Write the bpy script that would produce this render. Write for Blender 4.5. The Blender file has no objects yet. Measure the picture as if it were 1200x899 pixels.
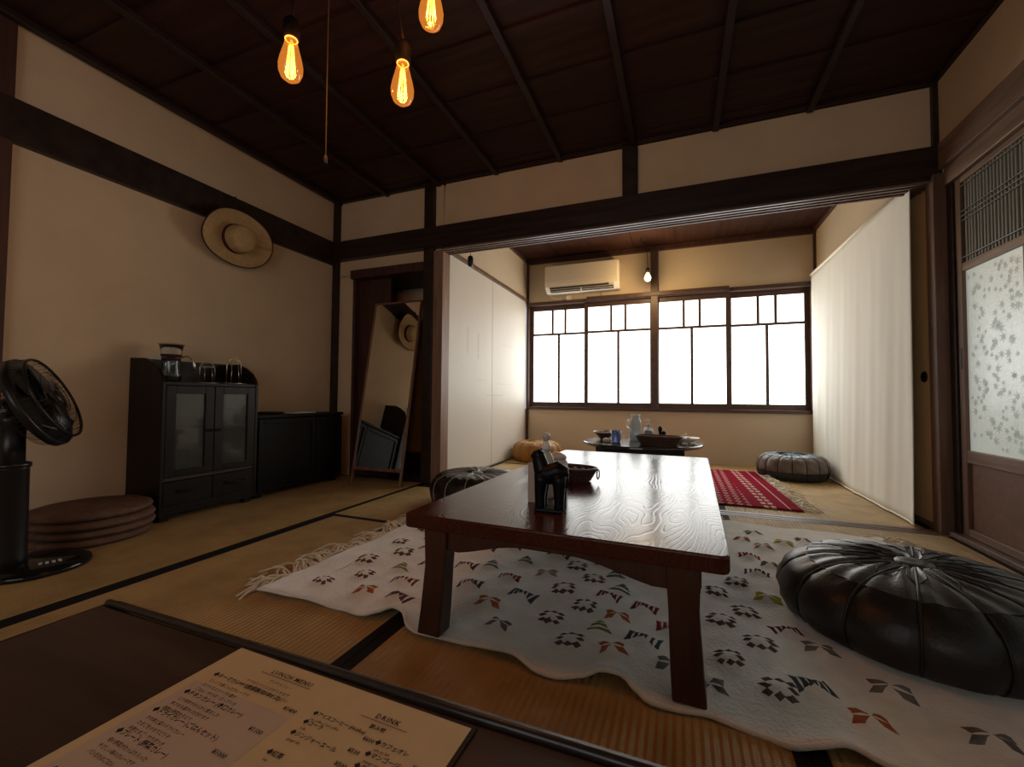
import bpy, math, random
from mathutils import Vector, Matrix
random.seed(7)
S = bpy.context.scene
COL = S.collection
PI = math.pi

# ------------------------------------------------------------------ camera
cam_d = bpy.data.cameras.new('camera'); cam = bpy.data.objects.new('camera', cam_d); COL.objects.link(cam)
cam_d.sensor_width = 36.0; cam_d.lens = 15.01; cam_d.clip_start = 0.02; cam_d.clip_end = 60
YAW, PITCH, ROLL = math.radians(-21.42), math.radians(1.875), math.radians(0.448)
fw = Vector((math.sin(YAW)*math.cos(PITCH), math.cos(YAW)*math.cos(PITCH), math.sin(PITCH)))
rt = Vector((math.cos(YAW), -math.sin(YAW), 0)); up = rt.cross(fw)
r2 = rt*math.cos(ROLL) + up*math.sin(ROLL); u2 = up*math.cos(ROLL) - rt*math.sin(ROLL)
m3 = Matrix((r2, u2, -fw)).transposed()
cam.matrix_world = Matrix.Translation((0, 0, 0.65)) @ m3.to_4x4()
S.camera = cam

# ------------------------------------------------------------------ world, exposure
W = bpy.data.worlds.new('world'); S.world = W; W.use_nodes = True
bg = W.node_tree.nodes['Background']; bg.inputs[0].default_value = (0.75, 0.85, 1.0, 1); bg.inputs[1].default_value = 1.0
S.view_settings.view_transform = 'Standard'; S.view_settings.look = 'None'
S.view_settings.exposure = 0.0; S.view_settings.gamma = 1.0; S.view_settings.use_curve_mapping = False
PANE_FAR = 4.5        # daylight coming through the frosted panes of the far window
PANE_DOOR = 0.22      # the shaded side passage behind the sliding doors
PANE_REAR = 1.8       # overcast daylight through the window behind the viewer
BULB_W = 2.8          # watts of each filament bulb
BULB_FAR_W = 11.0

# ------------------------------------------------------------------ materials
def nd(nt, typ, **kw):
    n = nt.nodes.new(typ)
    for k, v in kw.items(): setattr(n, k, v)
    return n
def mat(name, col, rough=0.6, metal=0.0, var=0.0, vscale=6.0, vstretch=(1, 1, 1), bump=0.0, bscale=60.0, bstretch=None,
        spec=0.5, coat=0.0, emis=None, estr=0.0, trans=0.0, ior=1.45, col2=None, sheen=0.0, alpha=1.0):
    m = bpy.data.materials.new(name); m.use_nodes = True
    nt = m.node_tree; b = nt.nodes['Principled BSDF']
    b.inputs['Base Color'].default_value = (*col, 1); b.inputs['Roughness'].default_value = rough
    b.inputs['Metallic'].default_value = metal; b.inputs['Specular IOR Level'].default_value = spec
    b.inputs['Coat Weight'].default_value = coat; b.inputs['Coat Roughness'].default_value = 0.08
    b.inputs['Transmission Weight'].default_value = trans; b.inputs['IOR'].default_value = ior
    b.inputs['Sheen Weight'].default_value = sheen; b.inputs['Alpha'].default_value = alpha
    if emis: b.inputs['Emission Color'].default_value = (*emis, 1); b.inputs['Emission Strength'].default_value = estr
    if var or bump:
        tc = nd(nt, 'ShaderNodeTexCoord')
    if var:
        mp = nd(nt, 'ShaderNodeMapping'); mp.inputs['Scale'].default_value = vstretch
        ns = nd(nt, 'ShaderNodeTexNoise'); ns.inputs['Scale'].default_value = vscale; ns.inputs['Detail'].default_value = 6
        ns.inputs['Roughness'].default_value = 0.6
        cr = nd(nt, 'ShaderNodeValToRGB')
        lo = tuple(max(0, c*(1-var)) for c in col); hi = tuple(min(1, c*(1+var)) for c in col)
        if col2: lo, hi = col, col2
        cr.color_ramp.elements[0].position = 0.3; cr.color_ramp.elements[1].position = 0.7
        cr.color_ramp.elements[0].color = (*lo, 1); cr.color_ramp.elements[1].color = (*hi, 1)
        nt.links.new(tc.outputs['Object'], mp.inputs[0]); nt.links.new(mp.outputs[0], ns.inputs[0])
        nt.links.new(ns.outputs[0], cr.inputs[0]); nt.links.new(cr.outputs[0], b.inputs['Base Color'])
    if bump:
        mp2 = nd(nt, 'ShaderNodeMapping'); mp2.inputs['Scale'].default_value = bstretch or vstretch
        n2 = nd(nt, 'ShaderNodeTexNoise'); n2.inputs['Scale'].default_value = bscale; n2.inputs['Detail'].default_value = 4
        bp = nd(nt, 'ShaderNodeBump'); bp.inputs['Strength'].default_value = bump; bp.inputs['Distance'].default_value = 0.004
        nt.links.new(tc.outputs['Object'], mp2.inputs[0]); nt.links.new(mp2.outputs[0], n2.inputs[0])
        nt.links.new(n2.outputs[0], bp.inputs['Height']); nt.links.new(bp.outputs[0], b.inputs['Normal'])
    return m

def tatami_mat(name, axis, col):
    m = mat(name, col, rough=0.55, var=0.22, vscale=5.0, spec=0.35)
    nt = m.node_tree; b = nt.nodes['Principled BSDF']
    tc = nd(nt, 'ShaderNodeTexCoord')
    w = nd(nt, 'ShaderNodeTexWave', bands_direction='X' if axis == 'Y' else 'Y')
    w.inputs['Scale'].default_value = 19.0; w.inputs['Distortion'].default_value = 0.25; w.inputs['Detail'].default_value = 1
    w2 = nd(nt, 'ShaderNodeTexWave', bands_direction='Y' if axis == 'Y' else 'X'); w2.inputs['Scale'].default_value = 60
    mx = nd(nt, 'ShaderNodeMath', operation='MULTIPLY_ADD'); mx.inputs[1].default_value = 0.12
    bp = nd(nt, 'ShaderNodeBump'); bp.inputs['Strength'].default_value = 0.75; bp.inputs['Distance'].default_value = 0.005
    nt.links.new(tc.outputs['Object'], w.inputs[0]); nt.links.new(tc.outputs['Object'], w2.inputs[0])
    nt.links.new(w2.outputs['Fac'], mx.inputs[0]); nt.links.new(w.outputs['Fac'], mx.inputs[2])
    nt.links.new(mx.outputs[0], bp.inputs['Height']); nt.links.new(bp.outputs[0], b.inputs['Normal'])
    return m

M = {}
M['plaster'] = mat('plaster_ochre', (0.68, 0.53, 0.36), 0.92, var=0.07, vscale=2.2, bump=0.25, bscale=170, spec=0.15)
M['plaster_b'] = mat('plaster_back_room', (0.64, 0.53, 0.39), 0.92, var=0.05, vscale=2, bump=0.2, bscale=170, spec=0.15)
M['white_board'] = mat('white_panel', (0.74, 0.70, 0.63), 0.5, var=0.03, vscale=1.6, vstretch=(1, 1, .4))
M['scuff'] = mat('scuff', (0.655, 0.615, 0.535), 0.6)
M['fusuma'] = mat('tan_paper', (0.74, 0.51, 0.27), 0.8, var=0.06, vscale=4)
M['dark'] = mat('blackened_wood', (0.030, 0.018, 0.013), 0.42, var=0.5, vscale=5, vstretch=(3, 3, 3), bump=0.08, spec=0.4)
M['darkx'] = mat('blackened_wood_grain', (0.030, 0.017, 0.013), 0.4, var=0.5, vscale=6, vstretch=(.4, 6, 6), bump=0.15, bstretch=(.5, 8, 8), spec=0.4)
M['dred'] = mat('dark_red_wood', (0.065, 0.026, 0.020), 0.5, var=0.35, vscale=6, vstretch=(4, 4, .5))
M['post'] = mat('brown_post_wood', (0.15, 0.083, 0.057), 0.5, var=0.35, vscale=7, vstretch=(5, 5, .35), bump=0.12, bstretch=(8, 8, .5))
M['jamb'] = mat('lighter_jamb_wood', (0.26, 0.155, 0.11), 0.5, var=0.3, vscale=7, vstretch=(5, 5, .35), bump=0.12, bstretch=(8, 8, .5))
M['brownY'] = mat('brown_wood_along', (0.20, 0.125, 0.083), 0.45, var=0.35, vscale=7, vstretch=(5, .35, 5), bump=0.12, bstretch=(8, .5, 8))
M['window_wood'] = mat('window_wood', (0.085, 0.047, 0.035), 0.45, var=0.25, vscale=8, vstretch=(2, 2, 2))
M['ceil'] = mat('ceiling_board', (0.036, 0.013, 0.009), 0.55, var=0.45, vscale=4, vstretch=(.5, 6, 6), bump=0.1, bstretch=(.6, 9, 9), spec=0.3)
M['ceil_b'] = mat('ceiling_board_red', (0.045, 0.017, 0.009), 0.7, spec=0.2, var=0.35, vscale=4, vstretch=(6, .5, 6), bump=0.1, bstretch=(9, .6, 9))
M['batten'] = mat('ceiling_batten', (0.026, 0.013, 0.010), 0.5, var=0.3)
M['tatY'] = tatami_mat('tatami_rush_y', 'Y', (0.50, 0.335, 0.145))
M['tatX'] = tatami_mat('tatami_rush_x', 'X', (0.54, 0.38, 0.17))
M['heri'] = mat('mat_border_cloth', (0.012, 0.011, 0.012), 0.8, spec=0.2)
M['sub'] = mat('subfloor', (0.08, 0.05, 0.03), 0.9, var=0.2)
M['sill'] = mat('threshold_wood', (0.17, 0.115, 0.085), 0.35, var=0.3, vscale=6, vstretch=(.4, 6, 6), bump=0.1, bstretch=(.5, 9, 9))
M['pane'] = mat('frosted_pane', (0.8, 0.84, 0.84), 0.35, emis=(0.97, 1.0, 0.985), estr=PANE_FAR)
M['pane_top'] = mat('frosted_pane_upper', (0.8, 0.8, 0.76), 0.35, emis=(1.0, 0.97, 0.90), estr=PANE_FAR*0.62)
M['pane_door'] = mat('frosted_door_glass', (0.62, 0.68, 0.64), 0.22, emis=(0.90, 1.0, 0.93), estr=PANE_DOOR, var=0.04, vscale=30, bump=0.3, bscale=120)
M['leaf'] = mat('etched_leaf', (0.46, 0.51, 0.46), 0.4, emis=(0.8, .92, .84), estr=PANE_DOOR*0.55)
M['reed'] = mat('reed_slat', (0.22, 0.22, 0.195), 0.5, var=0.3, vscale=9, vstretch=(4, 4, .4))
M['lattice_shade'] = mat('lattice_shade', (0.018, 0.020, 0.018), 0.8)
M['hip'] = mat('door_hip_board', (0.16, 0.085, 0.055), 0.55, var=0.2, vscale=40)
M['cloth'] = mat('curtain_cloth', (0.90, 0.90, 0.82), 0.9, sheen=0.2, var=0.03, vscale=5, vstretch=(1, 3, .4), spec=0.1)
M['rod'] = mat('curtain_rod', (0.86, 0.80, 0.66), 0.6)
M['ac'] = mat('cream_plastic', (0.80, 0.72, 0.60), 0.4)
M['ac_dark'] = mat('vent_shadow_grey', (0.06, 0.055, 0.05), 0.6)
M['black_metal'] = mat('black_metal', (0.012, 0.012, 0.012), 0.35, metal=0.3)
M['bpl'] = mat('black_plastic', (0.012, 0.012, 0.013), 0.32)
M['bpl_gloss'] = mat('black_gloss_plastic', (0.010, 0.010, 0.011), 0.12)
M['grey_btn'] = mat('grey_button', (0.55, 0.55, 0.55), 0.4)
M['cab'] = mat('black_lacquered_wood', (0.012, 0.009, 0.008), 0.38, spec=0.3, var=0.4, vscale=6, vstretch=(3, 3, .5), coat=0.0)
M['cab_in'] = mat('cabinet_inside', (0.05, 0.04, 0.035), 0.7)
M['lacq'] = mat('low_cabinet_lacquer', (0.009, 0.008, 0.008), 0.4, spec=0.18)
M['glass'] = mat('clear_glass', (0.95, 0.98, 0.97), 0.02, trans=1.0)
M['paneglass'] = mat('cabinet_glass', (0.30, 0.34, 0.33), 0.05, trans=0.8)
M['mirror'] = mat('mirror_glass', (0.86, 0.85, 0.80), 0.01, metal=1.0)
M['mirwood'] = mat('mirror_frame_wood', (0.20, 0.10, 0.06), 0.4, var=0.3, vscale=8, vstretch=(4, 4, .4))
M['straw'] = mat('straw', (0.50, 0.34, 0.16), 0.8, var=0.14, vscale=60, bump=0.4, bscale=160)
M['ribbon'] = mat('dark_ribbon', (0.045, 0.015, 0.012), 0.7)
M['wire'] = mat('chrome_wire', (0.62, 0.56, 0.48), 0.25, metal=0.9)
M['paper'] = mat('white_paper', (0.75, 0.72, 0.68), 0.8)
M['menu'] = mat('menu_paper', (0.64, 0.45, 0.24), 0.6, var=0.05, vscale=30)
M['menu_panel'] = mat('menu_pale_box', (0.55, 0.40, 0.29), 0.6, var=0.05, vscale=30)
M['ink'] = mat('menu_ink', (0.02, 0.008, 0.006), 0.8)
M['ink2'] = mat('menu_grey_ink', (0.16, 0.09, 0.05), 0.8)
M['sleeve'] = mat('clear_black_edge', (0.02, 0.018, 0.018), 0.3)
M['ftop'] = mat('dark_table_top', (0.040, 0.021, 0.016), 0.38, var=0.4, vscale=5, vstretch=(.6, 7, 7), bump=0.06, bstretch=(.6, 9, 9), bscale=40)
M['fedge'] = mat('dark_table_edge', (0.030, 0.022, 0.020), 0.3, var=0.3, vscale=9, vstretch=(.5, 5, 5), bump=0.08)
M['tleg'] = mat('table_leg_wood', (0.058, 0.018, 0.009), 0.38, var=0.3, vscale=7, vstretch=(5, 5, .5), coat=0.2)
M['rug'] = mat('wool_rug', (0.86, 0.82, 0.75), 0.95, var=0.10, vscale=14, bump=1.0, bscale=110, sheen=0.8, spec=0.1)
M['fringe'] = mat('rug_fringe', (0.78, 0.68, 0.52), 0.95, var=0.1, vscale=20, spec=0.1)
M['redfr'] = mat('cream_fringe', (0.90, 0.84, 0.70), 0.95, spec=0.1)
M['round'] = mat('round_table_black', (0.02, 0.021, 0.023), 0.16, coat=0.3)
M['basket'] = mat('woven_brown_basket', (0.085, 0.038, 0.024), 0.55, var=0.4, vscale=40)
M['ring'] = mat('rattan_ring', (0.35, 0.27, 0.2), 0.4)
M['ceramic_black'] = mat('black_glaze', (0.004, 0.004, 0.005), 0.42, spec=0.25)
M['ceramic_white'] = mat('white_glaze', (0.70, 0.66, 0.60), 0.35)
M['bottle'] = mat('grey_white_bottle', (0.55, 0.50, 0.45), 0.4)
M['card'] = mat('buff_card', (0.50, 0.40, 0.32), 0.7)
M['blue'] = mat('blue_glass', (0.28, 0.38, 0.75), 0.08, trans=0.6)
M['bluepat'] = mat('blue_white_china', (0.45, 0.50, 0.65), 0.2, var=0.5, vscale=70)
M['jug'] = mat('milk_jug_glass', (0.85, 0.90, 0.90), 0.1, trans=0.55)
M['label'] = mat('grey_label', (0.22, 0.24, 0.25), 0.5)
M['rush'] = mat('round_cushion_rush', (0.15, 0.085, 0.055), 0.8, var=0.3, vscale=25, bump=0.5, bscale=90)
M['stone'] = mat('pale_stone', (0.6, 0.57, 0.5), 0.6)
M['food'] = mat('wrapped_sweets', (0.28, 0.20, 0.13), 0.5, var=0.5, vscale=40)
M['cord'] = mat('black_cord', (0.006, 0.005, 0.005), 0.6, spec=0.2)
M['socket'] = mat('black_socket', (0.003, 0.0025, 0.0025), 0.7, spec=0.1)
M['pull'] = mat('pull_cord', (0.055, 0.05, 0.045), 0.7, spec=0.2)
# leathers
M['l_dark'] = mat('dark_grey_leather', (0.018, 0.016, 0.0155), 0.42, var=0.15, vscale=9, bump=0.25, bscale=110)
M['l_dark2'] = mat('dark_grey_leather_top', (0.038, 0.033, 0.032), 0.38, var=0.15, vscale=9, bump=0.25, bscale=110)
M['l_black'] = mat('black_leather', (0.016, 0.014, 0.014), 0.34, bump=0.25, bscale=110)
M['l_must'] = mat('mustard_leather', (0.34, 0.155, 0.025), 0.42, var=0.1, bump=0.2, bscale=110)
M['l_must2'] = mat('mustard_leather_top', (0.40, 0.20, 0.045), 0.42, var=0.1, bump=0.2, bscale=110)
M['l_taupe'] = mat('taupe_leather', (0.14, 0.105, 0.085), 0.4, var=0.1, bump=0.2, bscale=110)
M['l_teal'] = mat('teal_leather', (0.13, 0.21, 0.25), 0.33, var=0.1, bump=0.2, bscale=110)
M['l_base'] = mat('black_base_leather', (0.022, 0.024, 0.028), 0.45)
M['st_dark'] = mat('dark_seam', (0.010, 0.009, 0.009), 0.5)
M['st_white'] = mat('white_stitching', (0.42, 0.38, 0.33), 0.7)
M['st_brown'] = mat('brown_seam', (0.20, 0.09, 0.02), 0.6)
# rug wools
WOOL = {'f': (0.13, 0.080, 0.068), 'm': (0.19, 0.035, 0.045), 'g': (0.20, 0.23, 0.07), 'p': (0.13, 0.075, 0.105), 'o': (0.42, 0.13, 0.055),
        't': (0.10, 0.15, 0.135), 'b': (0.07, 0.085, 0.11), 'r': (0.30, 0.035, 0.045), 'k': (0.42, 0.30, 0.25), 'd': (0.17, 0.165, 0.155), 'y': (0.44, 0.40, 0.06)}
for k, c in WOOL.items(): M['w_'+k] = mat('wool_'+{'f':'brown','m':'maroon','g':'olive','p':'purple','o':'orange','t':'teal','b':'navy','r':'red','k':'pink','d':'grey','y':'yellow'}[k], c, 0.95, var=0.25, vscale=60, bump=0.6, bscale=200, spec=0.1)

# amber bulb glass: thin tinted shell lit by its own filament
def bulb_glass(name, tint, estr):
    m = bpy.data.materials.new(name); m.use_nodes = True; nt = m.node_tree
    for n in list(nt.nodes):
        if n.type != 'OUTPUT_MATERIAL': nt.nodes.remove(n)
    out = [n for n in nt.nodes if n.type == 'OUTPUT_MATERIAL'][0]
    tr = nd(nt, 'ShaderNodeBsdfTransparent'); tr.inputs[0].default_value = (*tint, 1)
    gl = nd(nt, 'ShaderNodeBsdfGlossy'); gl.inputs['Roughness'].default_value = 0.05
    mx = nd(nt, 'ShaderNodeMixShader'); mx.inputs[0].default_value = 0.08
    em = nd(nt, 'ShaderNodeEmission'); em.inputs[0].default_value = (1.0, 0.36, 0.06, 1); em.inputs[1].default_value = estr
    ad = nd(nt, 'ShaderNodeAddShader')
    nt.links.new(tr.outputs[0], mx.inputs[1]); nt.links.new(gl.outputs[0], mx.inputs[2])
    nt.links.new(mx.outputs[0], ad.inputs[0]); nt.links.new(em.outputs[0], ad.inputs[1]); nt.links.new(ad.outputs[0], out.inputs[0])
    return m
M['amber'] = bulb_glass('amber_bulb_glass', (1.0, 0.62, 0.25), 0.30)
M['filament'] = mat('glowing_filament', (1, .6, .2), 0.5, emis=(1.0, 0.55, 0.14), estr=9.0)
M['neck'] = mat('painted_neck_glow', (1, .5, .2), 0.5, emis=(1.0, 0.38, 0.09), estr=1.2)  # emission stands in for filament light on the stem and socket rim
M['bulb_b'] = mat('lit_white_bulb', (1, .9, .7), 0.4, emis=(1.0, 0.72, 0.33), estr=2.6)

# lacquered table top with rippling grain
def grain_top(name):
    m = mat(name, (0.065, 0.017, 0.009), 0.2, spec=0.4, ior=1.30)
    nt = m.node_tree; b = nt.nodes['Principled BSDF']; b.inputs['Coat Roughness'].default_value = 0.05
    tc = nd(nt, 'ShaderNodeTexCoord'); mp = nd(nt, 'ShaderNodeMapping'); mp.inputs['Scale'].default_value = (1.0, 0.28, 1)
    ns = nd(nt, 'ShaderNodeTexNoise'); ns.inputs['Scale'].default_value = 4.2; ns.inputs['Detail'].default_value = 2.5
    mu = nd(nt, 'ShaderNodeMath', operation='MULTIPLY'); mu.inputs[1].default_value = 46.0
    fr = nd(nt, 'ShaderNodeMath', operation='FRACT')
    cr = nd(nt, 'ShaderNodeValToRGB'); e = cr.color_ramp.elements
    e[0].position = 0.0; e[0].color = (0.050, 0.012, 0.007, 1); e[1].position = 0.35; e[1].color = (0.078, 0.021, 0.010, 1)
    x = e.new(0.92); x.color = (0.068, 0.017, 0.009, 1); x = e.new(1.0); x.color = (0.050, 0.012, 0.007, 1)
    sh = nd(nt, 'ShaderNodeValToRGB'); q = sh.color_ramp.elements; q[0].position = 0; q[0].color = (0, 0, 0, 1); q[1].position = 0.22; q[1].color = (1, 1, 1, 1)
    x = q.new(0.85); x.color = (1, 1, 1, 1); x = q.new(1.0); x.color = (0, 0, 0, 1)
    bp = nd(nt, 'ShaderNodeBump'); bp.inputs['Strength'].default_value = 0.16; bp.inputs['Distance'].default_value = 0.0012
    L = nt.links.new
    L(tc.outputs['Object'], mp.inputs[0]); L(mp.outputs[0], ns.inputs[0]); L(ns.outputs[0], mu.inputs[0]); L(mu.outputs[0], fr.inputs[0])
    L(fr.outputs[0], cr.inputs[0]); L(cr.outputs[0], b.inputs['Base Color']); L(fr.outputs[0], sh.inputs[0])
    L(sh.outputs[0], bp.inputs['Height']); L(bp.outputs[0], b.inputs['Normal'])
    return m
M['top'] = grain_top('lacquered_table_top')

def red_rug_mat():
    m = mat('red_kilim', (0.34, 0.018, 0.045), 0.95, spec=0.05)
    nt = m.node_tree; b = nt.nodes['Principled BSDF']; L = nt.links.new
    tc = nd(nt, 'ShaderNodeTexCoord'); sp = nd(nt, 'ShaderNodeSeparateXYZ'); L(tc.outputs['Object'], sp.inputs[0])
    def M_(op, a, v=None, c=None):
        n = nd(nt, 'ShaderNodeMath', operation=op)
        for i, x in enumerate((a, v, c)):
            if x is None: continue
            if isinstance(x, (int, float)): n.inputs[i].default_value = x
            else: L(x, n.inputs[i])
        return n.outputs[0]
    x, y = sp.outputs[0], sp.outputs[1]
    # rows of little diamonds and hooks running along Y; wider plain bands between the border rows
    u = M_('FRACT', M_('MULTIPLY', x, 19.0)); v = M_('FRACT', M_('MULTIPLY', y, 13.0))
    du = M_('ABSOLUTE', M_('SUBTRACT', u, 0.5)); dv = M_('ABSOLUTE', M_('SUBTRACT', v, 0.5))
    s = M_('ADD', du, dv); ring = M_('MULTIPLY', M_('GREATER_THAN', s, 0.20), M_('LESS_THAN', s, 0.36))
    xs = M_('ADD', x, M_('MULTIPLY', M_('SUBTRACT', y, 2.93), 0.036))
    field = M_('LESS_THAN', xs, 0.405)
    u2 = M_('FRACT', M_('MULTIPLY', M_('SUBTRACT', x, 0.36), 9.0)); v2 = M_('FRACT', M_('MULTIPLY', y, 11.0))
    row = M_('MULTIPLY', M_('LESS_THAN', M_('ABSOLUTE', M_('SUBTRACT', xs, 0.505)), 0.036), M_('LESS_THAN', M_('ABSOLUTE', M_('SUBTRACT', v2, 0.5)), 0.28))
    hook = M_('GREATER_THAN', M_('ABSOLUTE', M_('SUBTRACT', M_('FRACT', M_('MULTIPLY', xs, 27.0)), 0.5)), 0.15)
    line = M_('LESS_THAN', M_('ABSOLUTE', M_('SUBTRACT', xs, 0.60)), 0.004)
    f = M_('MAXIMUM', M_('MULTIPLY', ring, field), M_('MAXIMUM', M_('MULTIPLY', row, hook), line))
    mx = nd(nt, 'ShaderNodeMix', data_type='RGBA'); L(f, mx.inputs[0])
    mx.inputs[6].default_value = (0.26, 0.009, 0.030, 1); mx.inputs[7].default_value = (0.62, 0.42, 0.36, 1)
    L(mx.outputs[2], b.inputs['Base Color'])
    ns = nd(nt, 'ShaderNodeTexNoise'); ns.inputs['Scale'].default_value = 160; bp = nd(nt, 'ShaderNodeBump'); bp.inputs['Strength'].default_value = 0.5; bp.inputs['Distance'].default_value = 0.004
    L(tc.outputs['Object'], ns.inputs[0]); L(ns.outputs[0], bp.inputs['Height']); L(bp.outputs[0], b.inputs['Normal'])
    return m
M['redrug'] = red_rug_mat()

# ------------------------------------------------------------------ mesh helpers
class MB:
    def __init__(s): s.v = []; s.f = []
    def add(s, vs, fs):
        k = len(s.v); s.v += [tuple(p) for p in vs]; s.f += [tuple(i+k for i in f) for f in fs]; return s
    def box(s, x0, x1, y0, y1, z0, z1):
        x0, x1 = sorted((x0, x1)); y0, y1 = sorted((y0, y1)); z0, z1 = sorted((z0, z1))
        return s.add([(x0,y0,z0),(x1,y0,z0),(x1,y1,z0),(x0,y1,z0),(x0,y0,z1),(x1,y0,z1),(x1,y1,z1),(x0,y1,z1)],
                     [(0,3,2,1),(4,5,6,7),(0,1,5,4),(1,2,6,5),(2,3,7,6),(3,0,4,7)])
    def prism(s, poly, axis, a, b):
        # poly: 2D points; axis 'x': (y,z), 'y': (x,z), 'z': (x,y)
        n = len(poly)
        def P(p, t): return {'x': (t, p[0], p[1]), 'y': (p[0], t, p[1]), 'z': (p[0], p[1], t)}[axis]
        vs = [P(p, a) for p in poly] + [P(p, b) for p in poly]
        fs = [tuple(range(n))[::-1], tuple(range(n, 2*n))] + [(i, (i+1) % n, n+(i+1) % n, n+i) for i in range(n)]
        return s.add(vs, fs)
    def tube(s, pts, r, n=8, closed=False, caps=True):
        pts = [Vector(p) for p in pts]; m = len(pts); vs = []; fs = []
        rr = r if isinstance(r, (list, tuple)) else [r]*m
        pu = None
        for i, p in enumerate(pts):
            if closed: d = pts[(i+1) % m] - pts[i-1]
            else: d = pts[min(i+1, m-1)] - pts[max(i-1, 0)]
            d = d.normalized() if d.length > 1e-9 else Vector((0, 0, 1))
            if pu is None:
                pu = d.orthogonal().normalized()
            pu = (pu - d*pu.dot(d)); pu = pu.normalized() if pu.length > 1e-6 else d.orthogonal().normalized()
            w = d.cross(pu)
            for k in range(n):
                a = 2*PI*k/n; vs.append(p + (pu*math.cos(a) + w*math.sin(a))*rr[i])
        rng = m if closed else m-1
        for i in range(rng):
            for k in range(n):
                a, b = i*n+k, i*n+(k+1) % n; j = ((i+1) % m)*n
                fs.append((a, b, j+(k+1) % n, j+k))
        if caps and not closed: fs += [tuple(range(n))[::-1], tuple(range((m-1)*n, m*n))]
        return s.add(vs, fs)
    def lathe(s, prof, n=24, c=(0, 0, 0), T=None, a0=0, a1=2*PI):
        # prof: (r,z); T optional Matrix applied
        full = abs(a1-a0-2*PI) < 1e-6; cols = n if full else n+1
        vs = []; fs = []
        for r, z in prof:
            for k in range(cols):
                a = a0+(a1-a0)*k/n; p = Vector((r*math.cos(a), r*math.sin(a), z))
                if T is not None: p = T @ p
                vs.append((p[0]+c[0], p[1]+c[1], p[2]+c[2]))
        for i in range(len(prof)-1):
            for k in range(n):
                k2 = (k+1) % cols
                fs.append((i*cols+k, i*cols+k2, (i+1)*cols+k2, (i+1)*cols+k))
        if full:
            if prof[0][0] > 1e-5: fs.append(tuple(range(cols))[::-1])
            if prof[-1][0] > 1e-5: fs.append(tuple(range((len(prof)-1)*cols, len(prof)*cols)))
        return s.add(vs, fs)
    def grid(s, nu, nv, fn):
        vs = [fn(i/nu, j/nv) for j in range(nv+1) for i in range(nu+1)]
        fs = [(j*(nu+1)+i, j*(nu+1)+i+1, (j+1)*(nu+1)+i+1, (j+1)*(nu+1)+i) for j in range(nv) for i in range(nu)]
        return s.add(vs, fs)
    def xf(s, T): s.v = [tuple(T @ Vector(p)) for p in s.v]; return s
    def mesh(s, name, m, smooth=False):
        me = bpy.data.meshes.new(name); me.from_pydata(s.v, [], s.f); me.validate(); me.update()
        if isinstance(m, str): m = M[m]
        me.materials.append(m)
        if smooth:
            for p in me.polygons: p.use_smooth = True
        return me
    def build(s, name, m, parent=None, smooth=False, bevel=0.0, loc=None, rot=None, sub=0, solid=0.0, label=None):
        o = bpy.data.objects.new(name, s.mesh(name, m, smooth)); COL.objects.link(o)
        if parent is not None: o.parent = parent
        if loc: o.location = loc
        if rot: o.rotation_euler = rot
        if solid: md = o.modifiers.new('solid', 'SOLIDIFY'); md.thickness = solid; md.offset = 0
        if bevel:
            md = o.modifiers.new('bevel', 'BEVEL'); md.width = bevel; md.segments = 2; md.limit_method = 'ANGLE'; md.angle_limit = 0.6
        if sub: md = o.modifiers.new('sub', 'SUBSURF'); md.levels = sub; md.render_levels = sub
        if label: o['label'] = label
        return o
def clone(o, parent, name=None, loc=None, rot=None):
    c = o.copy(); COL.objects.link(c); c.parent = parent
    if loc is not None: c.location = loc
    if rot is not None: c.rotation_euler = rot
    return c
def tag(o, label, cat, group=None):
    o['label'] = label; o['category'] = cat
    if group: o['group'] = group
    return o
def thing(name, label, cat, loc=(0, 0, 0), rz=0, group=None):
    o = bpy.data.objects.new(name, None); COL.objects.link(o); o.location = loc; o.rotation_euler = (0, 0, rz)
    o.empty_display_size = 0.05
    return tag(o, label, cat, group)
def struct(o): o['kind'] = 'structure'; return o
def sempty(name, loc=(0, 0, 0)):
    o = bpy.data.objects.new(name, None); COL.objects.link(o); o.location = loc; o.empty_display_size = 0.05
    return struct(o)
def bx(x0, x1, y0, y1, z0, z1): return MB().box(x0, x1, y0, y1, z0, z1)
def sbox(name, m, x0, x1, y0, y1, z0, z1, parent=None, bevel=0.003):
    o = bx(x0, x1, y0, y1, z0, z1).build(name, m, parent, bevel=bevel)
    if parent is None: struct(o)
    return o

# ------------------------------------------------------------------ room constants (metres)
XL, XR, XB = -2.72, 1.24, -1.66          # left wall, right wall, left wall of the back room
Y1, Y2, YR = 2.80, 4.70, -1.70           # plane between the rooms, window wall, wall behind
ZC, ZB = 2.295, 2.25                     # ceilings

# ------------------------------------------------------------------ floor and mats
floor = struct(bx(-3.0, 1.7, YR-.1, 5.0, -0.12, -0.05).build('floor', 'sub'))
def tatami(x0, x1, y0, y1, axis, borders=True):
    e = bx(x0+.001, x1-.001, y0+.001, y1-.001, -0.05, 0.0).build('tatami_mat', 'tatY' if axis == 'Y' else 'tatX', floor)
    if borders:
        w = 0.030
        if axis == 'Y':
            for a, b in ((x0+.001, x0+w), (x1-w, x1-.001)): bx(a, b, y0+.001, y1-.001, -0.01, 0.0015).build('border', 'heri', e)
        else:
            for a, b in ((y0+.001, y0+w), (y1-w, y1-.001)): bx(x0+.001, x1-.001, a, b, -0.01, 0.0015).build('border', 'heri', e)
    return e
tatami(XL, -1.78, 1.00, 2.78, 'Y'); tatami(XL, -1.78, -0.85, 1.00, 'Y')
tatami(-1.78, -0.76, -0.05, 1.83, 'Y'); tatami(-0.76, 0.22, -0.05, 1.83, 'Y')
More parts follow.
